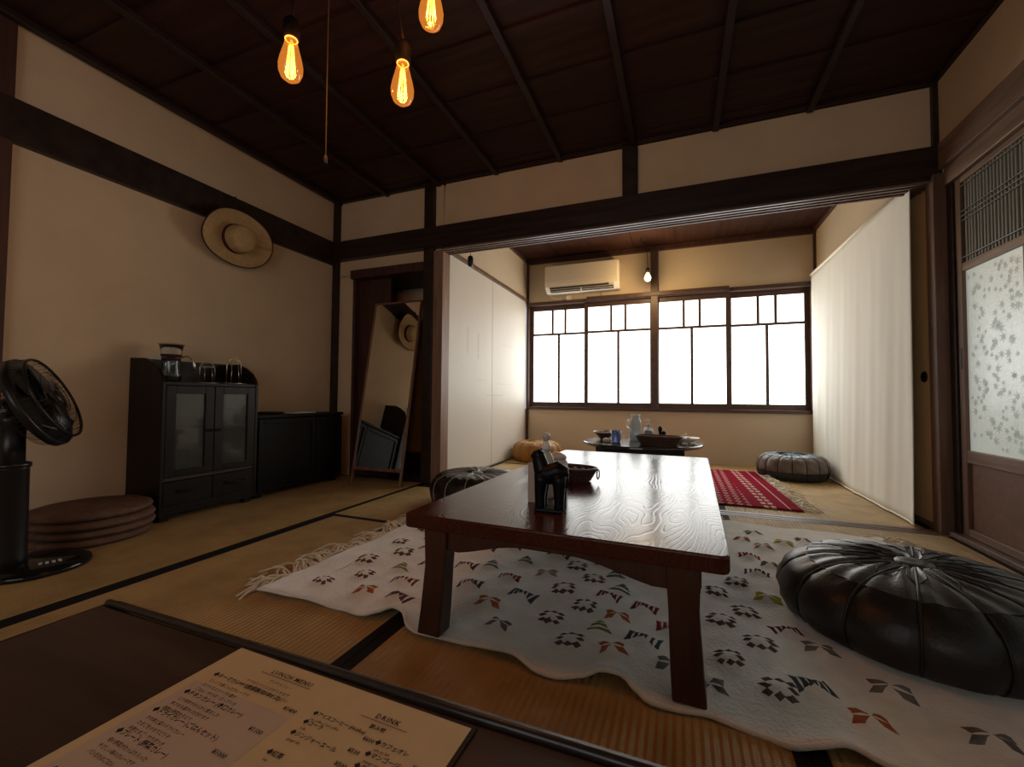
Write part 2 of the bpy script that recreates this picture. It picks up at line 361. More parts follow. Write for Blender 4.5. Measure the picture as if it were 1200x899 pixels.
tatami(-1.78, 0.22, 1.83, 2.69, 'X'); tatami(0.22, XR-.02, 0.85, 2.69, 'Y'); tatami(0.22, XR-.02, -1.0, 0.85, 'Y')
tatami(XL, -0.76, YR, -0.85, 'X'); tatami(-1.78, 0.22, -0.85, -0.05, 'X'); tatami(-0.76, XR-.02, YR, -1.0, 'X')
tatami(0.22, 1.19, 2.80, Y2, 'Y'); tatami(-0.72, 0.22, 2.80, Y2, 'Y')
tatami(XB, -0.72, 2.80, 3.93, 'Y'); tatami(XB, -0.72, 3.93, Y2, 'X')
sill = bx(XB, XR-.02, 2.69, 2.80, -0.05, 0.002).build('trim_1', 'sill'); struct(sill)
for yy in (2.715, 2.755): bx(XB+.02, XR-.04, yy, yy+.02, 0.0, 0.0045).build('groove_strip', 'sill', sill)
bx(XL, -1.78, 2.78, 2.80, -0.05, 0.001).build('edge_board', 'dred', sill)

# ------------------------------------------------------------------ walls
struct(bx(XL-.12, XL, YR, 3.5, -0.05, 2.45).build('wall_left', 'plaster'))
struct(bx(XL-.12, 1.6, YR-.12, YR, -0.05, 2.45).build('wall_rear', 'plaster'))
wm = struct(bx(XB, XR, Y1+.01, Y1+.07, 1.90, ZC+.05).build('wall_middle', 'plaster'))
bx(XL, XB-.02, Y1+.01, Y1+.07, 1.655, ZC+.05).build('wall_section', 'plaster', wm)
bx(XL, -2.50, Y1+.01, Y1+.07, 0, 1.66).build('wall_section', 'plaster', wm)
# dim recess behind the mirror
wa = struct(bx(XL, XB-.05, 3.36, 3.42, -.05, 1.75).build('wall_alcove', 'plaster'))
bx(XL, XB-.05, Y1+.07, 3.36, 1.66, 1.72).build('soffit', 'dred', wa); bx(-2.56, -2.50, Y1+.07, 3.36, 0, 1.66).build('side_cheek', 'dred', wa)
bx(XL, XB-.05, Y1+.0, 3.36, -.05, 0.0).build('alcove_floor', 'dred', wa)
bx(-2.50, -2.19, Y1+.05, Y1+.08, 0.0, 1.62).build('side_panel', 'dred', wa, bevel=.004)
bx(-2.50, -1.83, 3.30, 3.36, 0.0, 0.14).build('plinth', 'dred', wa, bevel=.004)
hd = sbox('trim_2', 'dred', -2.52, -1.82, Y1-.045, Y1+.06, 1.615, 1.685)
bx(-2.52, -2.495, Y1-.01, Y1+.06, 0.0, 1.615).build('jamb', 'dred', hd, bevel=.003)
# back room walls
wp = struct(bx(XB-.08, XB-.025, Y1+.08, Y2, -.05, 2.4).build('wall_partition', 'plaster_b'))
bx(XB-.025, XB, Y1+.10, Y2, 1.80, 2.4).build('upper_plaster', 'plaster_b', wp)
d0 = sempty('door_1')   # two white boards closing the left side of the back room
for a, b in ((Y1+.09, 3.715), (3.72, Y2-.025)): bx(XB-.024, XB-.004, a, b, 0.012, 1.765).build('panel', 'white_board', d0, bevel=.0015)
for (ya, yb, za, zb) in ((3.40, 3.43, .99, 1.22), (3.38, 3.60, .80, .806), (3.60, 3.98, .665, .675), (3.84, 4.3, .78, .785), (3.20, 3.22, 1.02, 1.25), (3.95, 4.6, 1.18, 1.186), (4.58, 4.585, .75, 1.1)):
    bx(XB-.0045, XB-.0036, ya, yb, za, zb).build('scuff_mark', M['scuff'], d0)
sbox('trim_3', 'post', XB-.03, XB+.012, Y1+.09, Y2, 1.765, 1.80)
wf = struct(bx(-2.0, 1.5, Y2, Y2+.12, -.05, 0.52).build('wall_far', 'plaster_b'))
bx(-2.0, 1.5, Y2, Y2+.12, 1.735, 2.45).build('upper_plaster', 'plaster_b', wf)
# right wall of the back room: paper sliding doors with plaster over them
wr = struct(bx(1.19, 1.32, Y1+.06, Y2+.1, 1.80, 2.45).build('wall_right', 'plaster_b'))
bx(1.25, 1.32, Y1+.06, Y2+.1, -.05, 1.80).build('wall_section', 'plaster_b', wr)
bx(XR, 1.36, YR, Y1+.02, 1.93, 2.45).build('wall_section', 'plaster', wr)
bx(XR+.1, 1.42, YR, Y1+.02, -.05, 1.93).build('passage_board', 'plaster', wr)
sbox('trim_4', 'post', 1.175, 1.25, Y1+.09, Y2, 1.776, 1.81)
for i, (a, b, x) in enumerate(((Y1+.002, 3.78, 1.20), (3.75, Y2-.02, 1.225))):
    d = sempty('door_%d' % (2+i), (0, 0, 0))
    bx(x, x+.02, a+.02, b-.02, 0.03, 1.765).build('paper_panel', 'fusuma', d)
    f = MB().box(x-.003, x+.022, a, a+.018, 0.004, 1.775).box(x-.003, x+.022, b-.018, b, 0.004, 1.775).box(x-.003, x+.022, a+.018, b-.018, 0.004, .03).box(x-.003, x+.022, a+.018, b-.018, 1.765, 1.775)
    f.build('door_frame', 'post', d)
    if i == 0:
        T = Matrix.Translation((x-.001, a+.075, 0.775)) @ Matrix.Rotation(-PI/2, 4, 'Y')
        MB().lathe([(0.0, .001), (.018, .001), (.020, .005), (.027, .006), (.029, .002), (.029, -.001)], 20).xf(T).build('round_finger_pull', 'black_metal', d, smooth=True)

# window in the wall behind the viewer, the same frosted sashes as in the far wall
re_ = sempty('window_5', (-.55, YR, .62))
M['pane_rear'] = mat('frosted_pane_rear', (0.8, 0.84, 0.84), 0.35, emis=(0.97, 1.0, 0.985), estr=PANE_REAR)
for x in (-1.05, 0, 1.05): bx(x-.03, x+.03, 0, .04, 0, 1.15).build('stile', 'post', re_, bevel=.002)
for z in (0, 1.11): bx(-1.05, 1.05, 0, .04, z, z+.045).build('rail', 'post', re_, bevel=.002)
for x in (-.70, -.35, .35, .70): bx(x-.008, x+.008, .005, .03, .045, 1.11).build('muntin', 'post', re_)
for a, b in ((-1.02, -.708), (-.692, -.358), (-.342, -.03), (.03, .342), (.358, .692), (.708, 1.02)): bx(a, b, .012, .018, .045, 1.11).build('pane', 'pane_rear', re_)

# ------------------------------------------------------------------ posts and beams
sbox('trim_5', 'dark', -1.825, -1.742, Y1-.03, Y1+.08, 0, ZC)          # big post
sbox('trim_6', 'jamb', -1.742, XB, Y1-.02, Y1+.09, 0, 1.765)           # brown jamb
sbox('trim_7', 'dark', XL, XL+.045, Y1-.035, Y1+.01, 0, ZC)             # corner post
sbox('trim_8', 'dark', -.338, -.242, Y1-.02, Y1+.08, 1.93, ZC)          # short strut over the opening
# nageshi rails
sbox('trim_9', 'darkx', XL+.03, XR-.005, Y1-.055, Y1+.02, 1.785, 1.938)
nl = sbox('trim_10', 'dark', XL, XL+.035, YR, Y1-.03, 1.745, 1.938)
kam = sbox('trim_11', 'darkx', XB, XR-.02, Y1-.05, Y1+.09, 1.765, 1.785)
for yy in (Y1-.05, Y1-.012, Y1+.026, Y1+.066): bx(XB, XR-.02, yy, yy+.018, 1.752, 1.765).build('groove_ridge', 'sill' if yy < Y1 else 'post', kam, bevel=.002)
sbox('trim_12', 'dred', XL, XL+.03, .80, .90, 0, ZC)                    # post on the left wall
sbox('trim_13', 'post', 1.186, XR+.005, Y1-.075, Y1, 0, 1.785)      # right post
sbox('trim_14', 'dark', XR-.022, XR+.01, Y1-.02, Y1+.01, 1.93, ZC)      # right upper corner
nr = sbox('trim_15', 'brownY', XR-.035, XR+.1, YR, Y1-.08, 1.80, 1.93)
bx(XR-.015, XR+.1, YR, Y1-.08, 1.715, 1.80).build('lower_rail', 'brownY', nr, bevel=.004)
bx(XR-.03, XR+.1, YR, Y1-.08, -.02, .022).build('door_sill', 'sill', nr, bevel=.003)
sbox('trim_16', 'dark', XR-.005, XR+.05, Y1-.12, Y1-.075, 0, 1.72)      # dark jamb beside the glazed door
# ceiling cornice of the front room
cw = sbox('trim_17', 'batten', XL, XL+.03, YR, Y1, ZC-.012, ZC+.01)
bx(XL, XR, Y1-.02, Y1+.01, ZC-.012, ZC+.01).build('cornice', 'batten', cw)
bx(XR-.02, XR, YR, Y1, ZC-.012, ZC+.01).build('cornice', 'batten', cw)

# ------------------------------------------------------------------ ceilings
ce = struct(bx(-2.9, 1.5, YR-.1, Y1+.05, ZC+.03, ZC+.10).build('ceiling', 'ceil'))
y = 2.70
while y > YR-.3:
    y0 = y-.327
    MB().add([(XL, y0, ZC+.002), (XR, y0, ZC+.002), (XR, y+.01, ZC+.012), (XL, y+.01, ZC+.012), (XL, y0, ZC+.012), (XR, y0, ZC+.012), (XR, y+.01, ZC+.022), (XL, y+.01, ZC+.022)],
             [(0,3,2,1),(4,5,6,7),(0,1,5,4),(1,2,6,5),(2,3,7,6),(3,0,4,7)]).build('ceiling_board', 'ceil', ce)
    y = y0
bx(XL, XR, 2.70, Y1+.01, ZC+.006, ZC+.02).build('ceiling_board', 'ceil', ce)
b0 = None
for k in range(8):
    x = .69 - .48*k
    if b0 is None: b0 = bx(-.017, .017, YR, Y1, -.034, 0).build('batten', 'batten', ce, bevel=.004, loc=(x, 0, ZC+.004))
    else: clone(b0, ce, loc=(x, 0, ZC+.004))
cb = struct(bx(-1.8, 1.4, Y1, Y2+.1, ZB+.03, ZB+.1).build('ceiling.001', 'ceil_b'))
for k in range(7):
    x0 = XB + .405*k; bx(x0+.002, min(x0+.403, 1.19), Y1+.07, Y2, ZB+.002+.004*(k % 2), ZB+.014+.004*(k % 2)).build('ceiling_board', 'ceil_b', cb)
for yy in (3.32, 3.94): bx(XB, 1.19, yy, yy+.03, ZB-.03, ZB+.003).build('batten', 'dred', cb, bevel=.003)
co = sbox('trim_18', 'dred', XB, 1.19, Y2-.04, Y2, ZB-.05, ZB+.003)
bx(XB, XB+.03, Y1+.08, Y2-.04, ZB-.03, ZB+.003).build('cornice', 'dred', co); bx(1.16, 1.19, Y1+.08, Y2-.04, ZB-.03, ZB+.003).build('cornice', 'dred', co)
sbox('trim_19', 'dred', XB, XB+.025, Y2-.025, Y2, 0, ZB-.03); sbox('trim_20', 'dred', 1.168, 1.19, Y2-.022, Y2, 0, ZB-.03)

# ------------------------------------------------------------------ far window
fr = sbox('trim_21', 'window_wood', XB+.02, 1.175, Y2-.02, Y2+.12, .515, .548)
bx(XB+.02, 1.175, Y2-.035, Y2+.12, 1.712, 1.752).build('head', 'window_wood', fr, bevel=.003)
bx(-.95, .46, Y2-.06, Y2-.01, 1.722, 1.765).build('head_cover', 'window_wood', fr, bevel=.003)
for a, b in ((XB+.022, -1.632), (1.145, 1.172)): bx(a, b, Y2-.02, Y2+.12, .548, 1.712).build('jamb', 'window_wood', fr, bevel=.003)
bx(-.275, -.203, Y2-.05, Y2+.0, .53, ZB-.05).build('center_post', 'window_wood', fr, bevel=.003)
def sash(n, x0, x1, y):
    e = sempty('window_%d' % n, ((x0+x1)/2, y, .548))
    w = (x1-x0)/2; st = .042; zb, zm, zt, zT = .055, .835, 1.112, 1.164
    for s in (-1, 1): bx(s*w, s*(w-st), 0, .03, 0, zT).build('stile', 'window_wood', e, bevel=.002)
    bx(-w+st, w-st, 0, .03, 0, zb).build('rail', 'window_wood', e, bevel=.002)
    bx(-w+st, w-st, 0, .03, zt, zT).build('rail', 'window_wood', e, bevel=.002)
    bx(-w+st, w-st, .003, .027, zm-.013, zm+.013).build('muntin', 'window_wood', e, bevel=.002)
    bx(-.0140, .0140, .003, .027, zb, zm-.013).build('muntin', 'window_wood', e, bevel=.002)
    for s in (-1, 1): bx(s*.075-.0125, s*.075+.0125, .003, .027, zm+.013, zt).build('muntin', 'window_wood', e, bevel=.002)
    for a, b in ((-w+st, -.0140), (.0140, w-st)): bx(a, b, .012, .017, zb, zm-.013).build('pane', 'pane', e)
    for a, b in ((-w+st, -.0875), (-.0625, .0625), (.0875, w-st)): bx(a, b, .012, .017, zm+.013, zt).build('pane', 'pane_top', e)
sash(1, -1.632, -.945, Y2+.045); sash(2, -.985, -.245, Y2+.005); sash(3, -.235, .475, Y2+.005); sash(4, .445, 1.145, Y2+.045)

# ------------------------------------------------------------------ glazed sliding doors on the right
def leaf_poly(r):
    pts = []
    tips = [(0, 1.0), (50, .9), (-50, .9), (100, .72), (-100, .72), (142, .42), (-142, .42)]
    tips.sort(); n = len(tips)
    for i, (a, l) in enumerate(tips):
        a1 = math.radians(a); pts.append((math.sin(a1)*l*r, math.cos(a1)*l*r))
        if i < n-1:
            am = math.radians((a+tips[i+1][0])/2); pts.append((math.sin(am)*.34*r, math.cos(am)*.34*r))
    pts.append((0.04*r, -.3*r)); pts.append((0, -.75*r)); pts.append((-.04*r, -.3*r))
    return pts
rnd = random.Random(3)
def glazed_door(n, y0, y1, x):
    d = sempty('door_%d' % n, (x, 0, 0)); t = .032; st = .042
    m1 = (y0+y1)/2
    for a in (y0, y1-st): bx(0, t, a, a+st, .024, 1.712).build('stile', 'post', d, bevel=.003)
    bx(.002, t-.002, m1-.018, m1+.018, .42, 1.262).build('stile', 'post', d, bevel=.003)
    for za, zb in ((.024, .06), (.362, .42), (1.262, 1.300), (1.685, 1.712)): bx(0, t, y0+st, y1-st, za, zb).build('rail', 'brownY', d, bevel=.003)
    bx(.014, .02, y0+st, y1-st, .06, .362).build('hip_board', 'hip', d)
    for a, b in ((y0+st, m1-.018), (m1+.018, y1-st)):
        p = bx(.014, .019, a, b, .42, 1.262).build('pane', 'pane_door', d)
        mb = MB(); k = 0
        while k < 150:
            cy, cz = rnd.uniform(a+.02, b-.02), rnd.uniform(.44, 1.24)
            if rnd.random() > .75 + .25*math.sin(cz*9+cy*7): continue
            k += 1; r = rnd.uniform(.016, .031); rot = rnd.uniform(0, 2*PI)
            pl = [(cy+q[0]*math.cos(rot)-q[1]*math.sin(rot), cz+q[0]*math.sin(rot)+q[1]*math.cos(rot)) for q in leaf_poly(r)]
            if any(not (a+.002 < q[0] < b-.002 and .422 < q[1] < 1.26) for q in pl): continue
            q0 = len(mb.v); xx = .0138-.0004*(k % 3)
            mb.add([(xx, cy, cz)] + [(xx, u, w) for u, w in pl], [(0, i+1, (i+1) % len(pl)+1) for i in range(len(pl))])
        lf = mb.build('etched_maple_leaves', 'leaf', d); lf['kind'] = 'stuff'
    # reed lattice above
    bx(.020, .024, y0+st, y1-st, 1.300, 1.685).build('lattice_shade_sheet', M['lattice_shade'], d)  # dark sheet painted as the shade between the reed slats
    s0 = None; yy = y0+st+.012
    while yy < y1-st-.006:
        if s0 is None: s0 = bx(.006, .018, -.0062, .0062, 1.300, 1.685).build('reed_slat', 'reed', d, bevel=.003, loc=(0, yy, 0))
        else: clone(s0, d, loc=(rnd.uniform(-.001, .001), yy+rnd.uniform(-.001, .001), 0))
        yy += .0215
    for z in (1.325, 1.500, 1.522, 1.545, 1.665): MB().tube([(.002, y0+st, z), (.002, y1-st, z)], .0032, 6).build('lattice_rod', 'black_metal', d)
    bx(-.001, .004, y1-st+.012, y1-st+.024, .80, .90).build('finger_slot', 'black_metal', d)
glazed_door(4, 1.80, 2.675, XR+.004)
glazed_door(5, .93, 1.82, XR+.042); glazed_door(6, .04, .95, XR+.004); glazed_door(7, -.85, .06, XR+.042)

# ------------------------------------------------------------------ hanging cloth on the right of the back room
cu = thing('hanging_cloth', 'long cream cloth hanging from a pole down the right side of the back room', 'curtain', (1.135, 0, 0))
MB().tube([(0, 2.83, 1.800), (0, 4.64, 1.800)], .013, 10).build('pole', 'rod', cu, smooth=True)
def clothf(u, v):
    yy = 2.815 + 1.80*u; z = .012 + 1.788*v
    f = .010*math.sin(yy*13+.6) + .007*math.sin(yy*29+1.3*z) + .004*math.sin(yy*51+z*4)
    f *= ((1-v)*.9+.12)*.30
    bulge = -.012*math.exp(-((yy-2.83)/.06)**2)*(1-v)
    push = .016*math.exp(-((yy-4.18)/.22)**2)*max(0, 1-v*5)
    return (-.004 + f + bulge + push, yy, z)
MB().grid(120, 40, clothf).build('cloth', 'cloth', cu, smooth=True, solid=.0016)
MB().tube([clothf(i/60, 0) for i in range(61)], .006, 6).build('hem', 'rod', cu, smooth=True)
bx(-.008, .03, 2.824, 2.832, 1.79, 1.815).build('pole_bracket', 'rod', cu); bx(-.008, .03, 4.63, 4.64, 1.79, 1.815).build('pole_bracket', 'rod', cu)

# ------------------------------------------------------------------ leather poufs
def pouf(label, loc, r, h, n, mside, mtop, mseam, rz=0, mbase=None, squash=(1, 1, 1), piping=.0028, dome=False, group='leather floor poufs'):
    e = thing('leather_pouf', label, 'pouf', loc, rz, group); e.scale = squash
    key = [(.80, .0), (.90, .05), (.965, .16), (1.0, .36), (1.0, .52), (.975, .70), (.91, .85), (.80, .94), (.64, .985), (.46, .995), (.28, .975), (.14, .955), (.0, .945)]
    if dome: key = [(.80, 0), (.90, .05), (.965, .15), (1, .32), (.995, .46), (.965, .61), (.90, .75), (.80, .86), (.64, .935), (.46, .975), (.28, .985), (.14, .975), (0, .965)]
    def prof(t):
        k = t*(len(key)-1); i = min(int(k), len(key)-2); f = k-i
        return (key[i][0]*(1-f)+key[i+1][0]*f, key[i][1]*(1-f)+key[i+1][1]*f)
    da = 2*PI/n
    def sector(t0, t1, nt, na, puff):
        def fn(u, v):
            t = t0+(t1-t0)*v; R_, z = prof(t); a = (u-.5)*da
            b = 1-abs(2*u-1)**3
            wr = .004*math.sin(t*37+u*5)*b
            rr = R_*r*(1 - puff*(1-b) ) + wr*R_
            zz = z*h - (puff*h*.55*(1-b) if t > .5 else 0) + (.004*math.sin(u*9+t*20)*b if t > .55 else 0)
            return (rr*math.cos(a), rr*math.sin(a), max(zz, 0))
        return MB().grid(na, nt, fn)
    ts = 7.2/12
    tb = 3.1/12
    segs = [('side_panel', (tb if mbase else 0.0), ts, 9, mside, .03), ('top_petal', ts, 11.0/12, 9, mtop, .022)]
    if mbase: segs.insert(0, ('base_panel', 0.0, tb, 4, mbase, .02))
    for nm, t0, t1, nt, mt, pf in segs:
        o = sector(t0, t1, nt, 10, pf).build(nm, mt, e, smooth=True)
        for k in range(1, n): clone(o, e, rot=(0, 0, k*da))
    # centre medallion
    R_, z = prof(11.0/12)
    MB().lathe([(R_*r*1.02, z*h-.004), (R_*r*.9, z*h+.002), (R_*r*.4, z*h+.004), (0, z*h+.001)], 24).build('top_medallion', mtop, e, smooth=True)
    sm = MB()
    for k in range(n):
        a = (k+.5)*da; pts = []
        for i in range(24):
            t = .02+(11.0/12-.02)*i/23; R_, z = prof(t); pf = .03 if t < ts else .022
            rr = R_*r*(1-pf)+.0015; zz = z*h-(pf*h*.55 if t > .5 else 0)+.001
            pts.append((rr*math.cos(a), rr*math.sin(a), max(zz, .003)))
        sm.tube(pts, piping, 5)
    sm.build('seam_piping', mseam, e, smooth=True)
    R_, z = prof(ts); pts = [(R_*r*(1.0-.02)*math.cos(a), R_*r*(.98)*math.sin(a), z*h-.002) for a in [2*PI*i/96 for i in range(96)]]
    MB().tube(pts, piping, 5, closed=True).build('rim_piping', mseam, e, smooth=True)
    # star of stitching on top
    st = MB()
    for k in range(n):
        a0, a1, am = (k-.5)*da, (k+.5)*da, k*da
        R1, z1 = prof(8.4/12); R2, z2 = prof(10.3/12)
        st.tube([(R1*r*.97*math.cos(a0), R1*r*.97*math.sin(a0), z1*h-.002), ((R1*.55+R2*.45)*r*math.cos(am-da*.2), (R1*.55+R2*.45)*r*math.sin(am-da*.2), (z1+z2)/2*h+.004), (R2*r*math.cos(am), R2*r*math.sin(am), z2*h+.004),
                 ((R1*.55+R2*.45)*r*math.cos(am+da*.2), (R1*.55+R2*.45)*r*math.sin(am+da*.2), (z1+z2)/2*h+.004), (R1*r*.97*math.cos(a1), R1*r*.97*math.sin(a1), z1*h-.002)], piping*.55, 5)
    st.build('star_stitching', mseam, e, smooth=True)
    return e
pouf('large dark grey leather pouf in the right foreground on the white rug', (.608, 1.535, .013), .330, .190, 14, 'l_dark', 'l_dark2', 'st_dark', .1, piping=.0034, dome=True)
pouf('black leather pouf with pale stitching left of the long table', (-1.165, 2.39, 0), .285, .195, 14, 'l_black', 'l_black', 'st_white', .2, piping=.0022)
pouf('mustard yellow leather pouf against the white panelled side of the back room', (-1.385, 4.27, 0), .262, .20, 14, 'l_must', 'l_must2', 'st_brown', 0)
pouf('taupe sided pouf with teal top by the hanging cloth', (.868, 4.18, 0), .262, .20, 16, 'l_taupe', 'l_teal', 'st_dark', 0, mbase='l_base', piping=.0035)

# ------------------------------------------------------------------ big woven rug with raised motifs
MOT = [(-1.14,1.37,'f'),(-1.13,1.57,'f'),(-1.04,1.47,'f'),(-1.05,1.25,'f'),(-1.13,1.77,'f'),(-0.96,1.35,'g'),(-0.88,1.25,'m'),(-0.82,1.14,'p'),(-0.95,1.14,'o'),(-0.97,1.55,'m'),(-0.88,1.42,'m'),(-0.75,1.64,'p'),(-0.66,1.71,'m'),(-0.66,1.50,'t'),(-0.56,1.60,'g'),(-0.45,1.70,'p'),(-0.75,1.46,'p'),(-0.66,1.31,'b'),(-0.56,1.42,'r'),(-0.45,1.51,'k'),(-0.36,1.61,'f'),(-0.28,1.69,'f'),(-0.47,1.31,'b'),(-0.36,1.40,'f'),(-0.28,1.51,'f'),(-0.22,1.59,'t'),(-0.18,1.47,'t'),(-0.55,1.22,'o'),(-0.47,1.12,'d'),(-0.35,1.22,'f'),(-0.27,1.31,'f'),(-0.21,1.40,'m'),(-0.10,1.38,'m'),(-0.27,1.12,'f'),(-0.21,1.21,'g'),(-0.17,1.29,'o'),(-0.16,1.11,'o'),(-0.09,1.19,'b'),(-0.02,1.29,'r'),(-0.02,1.10,'d'),(0.32,2.32,'d'),(0.26,2.20,'o'),(0.42,2.19,'y'),(0.51,2.28,'d'),(0.33,2.12,'k'),(0.26,1.98,'r'),(0.66,2.27,'f'),(0.59,2.18,'f'),(0.26,1.79,'b'),(0.32,1.91,'d'),(0.18,1.68,'f'),(0.11,1.57,'f'),(0.26,1.59,'y'),(0.18,1.47,'f'),(0.11,1.38,'f'),(0.27,1.39,'m'),(0.19,1.28,'f'),(0.11,1.18,'f'),(0.20,1.10,'f'),(0.27,1.14,'b'),(0.06,1.07,'d'),(0.35,1.07,'o'),(0.43,1.20,'d'),(0.54,1.09,'d'),(0.33,1.32,'d'),
       (.42,1.98,'p'),(.51,2.08,'k'),(.60,1.98,'g'),(-.05,1.58,'p'),(-.10,1.75,'f'),(-.19,1.85,'f'),(-.28,1.95,'r'),(-.37,1.85,'t'),(-.46,1.95,'f'),(-.55,1.85,'o'),(-.64,1.95,'f'),(-.75,1.85,'b'),(-.85,1.75,'f'),(-.95,1.75,'k'),(-1.04,1.68,'f'),(.0,1.9,'d'),(.08,2.02,'f'),(-1.14,1.15,'f')]
RX0, RX1 = -1.30, .86
NEAR = [(-1.32, 1.03), (-1.292, 1.031), (-1.191, 1.027), (-1.097, 1.04), (-0.954, 1.034), (-0.86, 1.022), (-0.814, 1.037), (-0.795, 1.062), (-0.757, 1.06), (-0.699, 1.019), (-0.661, 1.012), (-0.588, 1.014), (-0.485, 1.01), (-0.386, 0.999), (-0.312, 0.973), (-0.281, 0.972), (-0.204, 0.987), (-0.178, 1.004), (-0.121, 1.005), (-0.091, 0.982), (-0.064, 0.965), (-0.013, 0.966), (0.051, 0.975), (0.097, 0.968), (0.148, 0.961), (0.194, 0.947), (0.235, 0.953), (0.29, 0.967), (0.34, 0.95), (0.5, 0.962), (0.68, 0.95), (0.9, 0.965)]
def near_y(x):
    for (a, ya), (b, yb) in zip(NEAR, NEAR[1:]):
        if x <= b: t = max(0, (x-a)/(b-a)); t = t*t*(3-2*t); return ya+(yb-ya)*t
    return NEAR[-1][1]
LEGS = [(-.61, 1.035), (.01, 1.015), (-.57, 2.515), (.05, 2.495)]
def far_y(x): return 2.475 + .030*(x+.2) + .008*math.sin(x*6)
def rug_h(x, y):
    h = .010 + .0035*math.sin(x*17+y*9) + .0035*math.sin(x*7-y*15) + .0015*math.sin(x*41+1)*math.sin(y*37)
    for (mx, my, k) in MOT:
        d2 = (x-mx)**2 + (y-my)**2
        if d2 < .012: h += .0145*math.exp(-d2/.0011)
    e = y - near_y(x)
    h += .024*math.exp(-(e/.035)**2)*max(math.exp(-((x+.775)/.07)**2), math.exp(-((x+.15)/.06)**2)*.9, .35*math.exp(-((x+.40)/.05)**2), .5*math.exp(-((x-.27)/.05)**2))
    w = 0
    for lx, ly in LEGS: w = max(w, 1-min(1, max(0, (math.hypot(x-lx, y-ly)-.062)/.05)))
    w = max(w, 1-min(1, max(0, (math.hypot(x-.608, y-1.535)-.30)/.06)))
    return h*(1-w) + .009*w
rug = thing('woven_rug', 'large off white wool rug with raised coloured motifs under the long table', 'rug', (0, 0, 0))
def rugf(u, v):
    x = RX0+.055*(1-u)*v+(RX1-RX0)*u; y = near_y(x)+(far_y(x)-near_y(x))*v
    x2 = x + .012*math.sin(y*11)*(1 if u < .05 or u > .95 else 0)
    return (x2, y, rug_h(x, y))
rb = MB().grid(210, 150, rugf)
rb.build('rug_field', 'rug', rug, smooth=True, solid=.008)
MB().tube([(rugf(i/160, 0)[0], rugf(i/160, 0)[1], rugf(i/160, 0)[2]) for i in range(161)], .006, 6).build('rug_edge', 'rug', rug, smooth=True)
def conform(mb, polys):
    for pl, dz in polys:
        n = len(pl); c = (sum(p[0] for p in pl)/n, sum(p[1] for p in pl)/n)
        top = [(p[0], p[1], rug_h(*p)+.0042) for p in pl]; low = [(p[0], p[1], rug_h(*p)-.001) for p in pl]
        mb.add([(c[0], c[1], rug_h(*c)+.0042+dz)]+top+low, [(0, 1+i, 1+(i+1) % n) for i in range(n)] + [(1+i, 1+n+i, 1+n+(i+1) % n, 1+(i+1) % n) for i in range(n)])
def motif(x, y, k, seed):
    q = random.Random(seed); s = .036*q.uniform(.9, 1.12); a = q.uniform(-.25, .25)
    def X(p): return (x+(p[0]*math.cos(a)-p[1]*math.sin(a))*s, y+(p[0]*math.sin(a)+p[1]*math.cos(a))*s)
    polys = []
    if k == 'f':    # lattice of eight little diamonds
        for (cx, cy) in ((-.62, .62), (0, .72), (.62, .62), (.72, 0), (.62, -.62), (0, -.72), (-.62, -.62), (-.72, 0)):
            polys.append(([X((cx-.36, cy)), X((cx, cy-.30)), X((cx+.36, cy)), X((cx, cy+.30))], .004))
    elif k in 'mrpb':  # bow tie of three stripes each side
        for s_ in (-1, 1):
            for i, (u0, u1) in enumerate(((.04, .34), (.40, .72), (.78, 1.15))):
                polys.append(([X((s_*u0, -.12-u0*.62)), X((s_*u1, -.12-u1*.62)), X((s_*u1, .12+u1*.62)), X((s_*u0, .12+u0*.62))], .004))
    elif k in 'tg':  # stepped triangle
        for i, (w, h0) in enumerate(((1.0, -.8), (.7, -.32), (.36, .16))):
            polys.append(([X((-w, h0)), X((w, h0)), X((w*.68, h0+.42)), X((-w*.68, h0+.42))], .004))
    else:           # two leaf-shaped wings
        for s_ in (-1, 1):
            polys.append(([X((s_*.04, -.10)), X((s_*.45, -.62)), X((s_*1.05, -.75)), X((s_*.85, -.02))], .005))
            polys.append(([X((s_*.04, .06)), X((s_*.85, .06)), X((s_*.95, .62)), X((s_*.35, .50))], .005))
    polys = [(p if sum(p[i][0]*p[(i+1) % len(p)][1]-p[(i+1) % len(p)][0]*p[i][1] for i in range(len(p))) > 0 else p[::-1], d) for p, d in polys]
    polys = [([(p[0]+q.uniform(-.0035, .0035), p[1]+q.uniform(-.0035, .0035)) for p in pl_], d) for pl_, d in polys]
    mb = MB(); conform(mb, polys); mb.build('motif', 'w_'+k, rug)
for i, (x, y, k) in enumerate(MOT): motif(x, y, k, i)
def fringe(name, m, parent, x, y0, y1, dirx, n, ln, hfun, r=.0028, seed=1):
    q = random.Random(seed); mb = MB(); fx = x if callable(x) else (lambda y, x=x: x)
    for i in range(n):
        y = y0+(y1-y0)*(i+.5)/n; x = fx(y); l = ln*q.uniform(.6, 1.25); a = q.uniform(-.9, .9); z0 = hfun(x, y)
        pts = []; px, py = x, y; lift = q.uniform(.004, .03)
        for k in range(6):
            t = k/5; pts.append((px, py, max(.003, z0*(1-t)*.6+.004+lift*math.sin(PI*min(1, t*1.1)))))
            a += q.uniform(-.7, .7); px += dirx*math.cos(a)*l/5; py += math.sin(a)*l/5
        mb.tube(pts, r, 4)
    o = mb.build(name, m, parent, smooth=True); o['kind'] = 'stuff'; return o
fringe('fringe', 'fringe', rug, lambda y: RX0+.004+.055*(y-1.03)/1.44, 1.03, 2.46, -1, 170, .125, rug_h, .0040, 5)
fringe('fringe', 'fringe', rug, RX1-.004, .97, 2.46, 1, 150, .11, rug_h, .0040, 9)

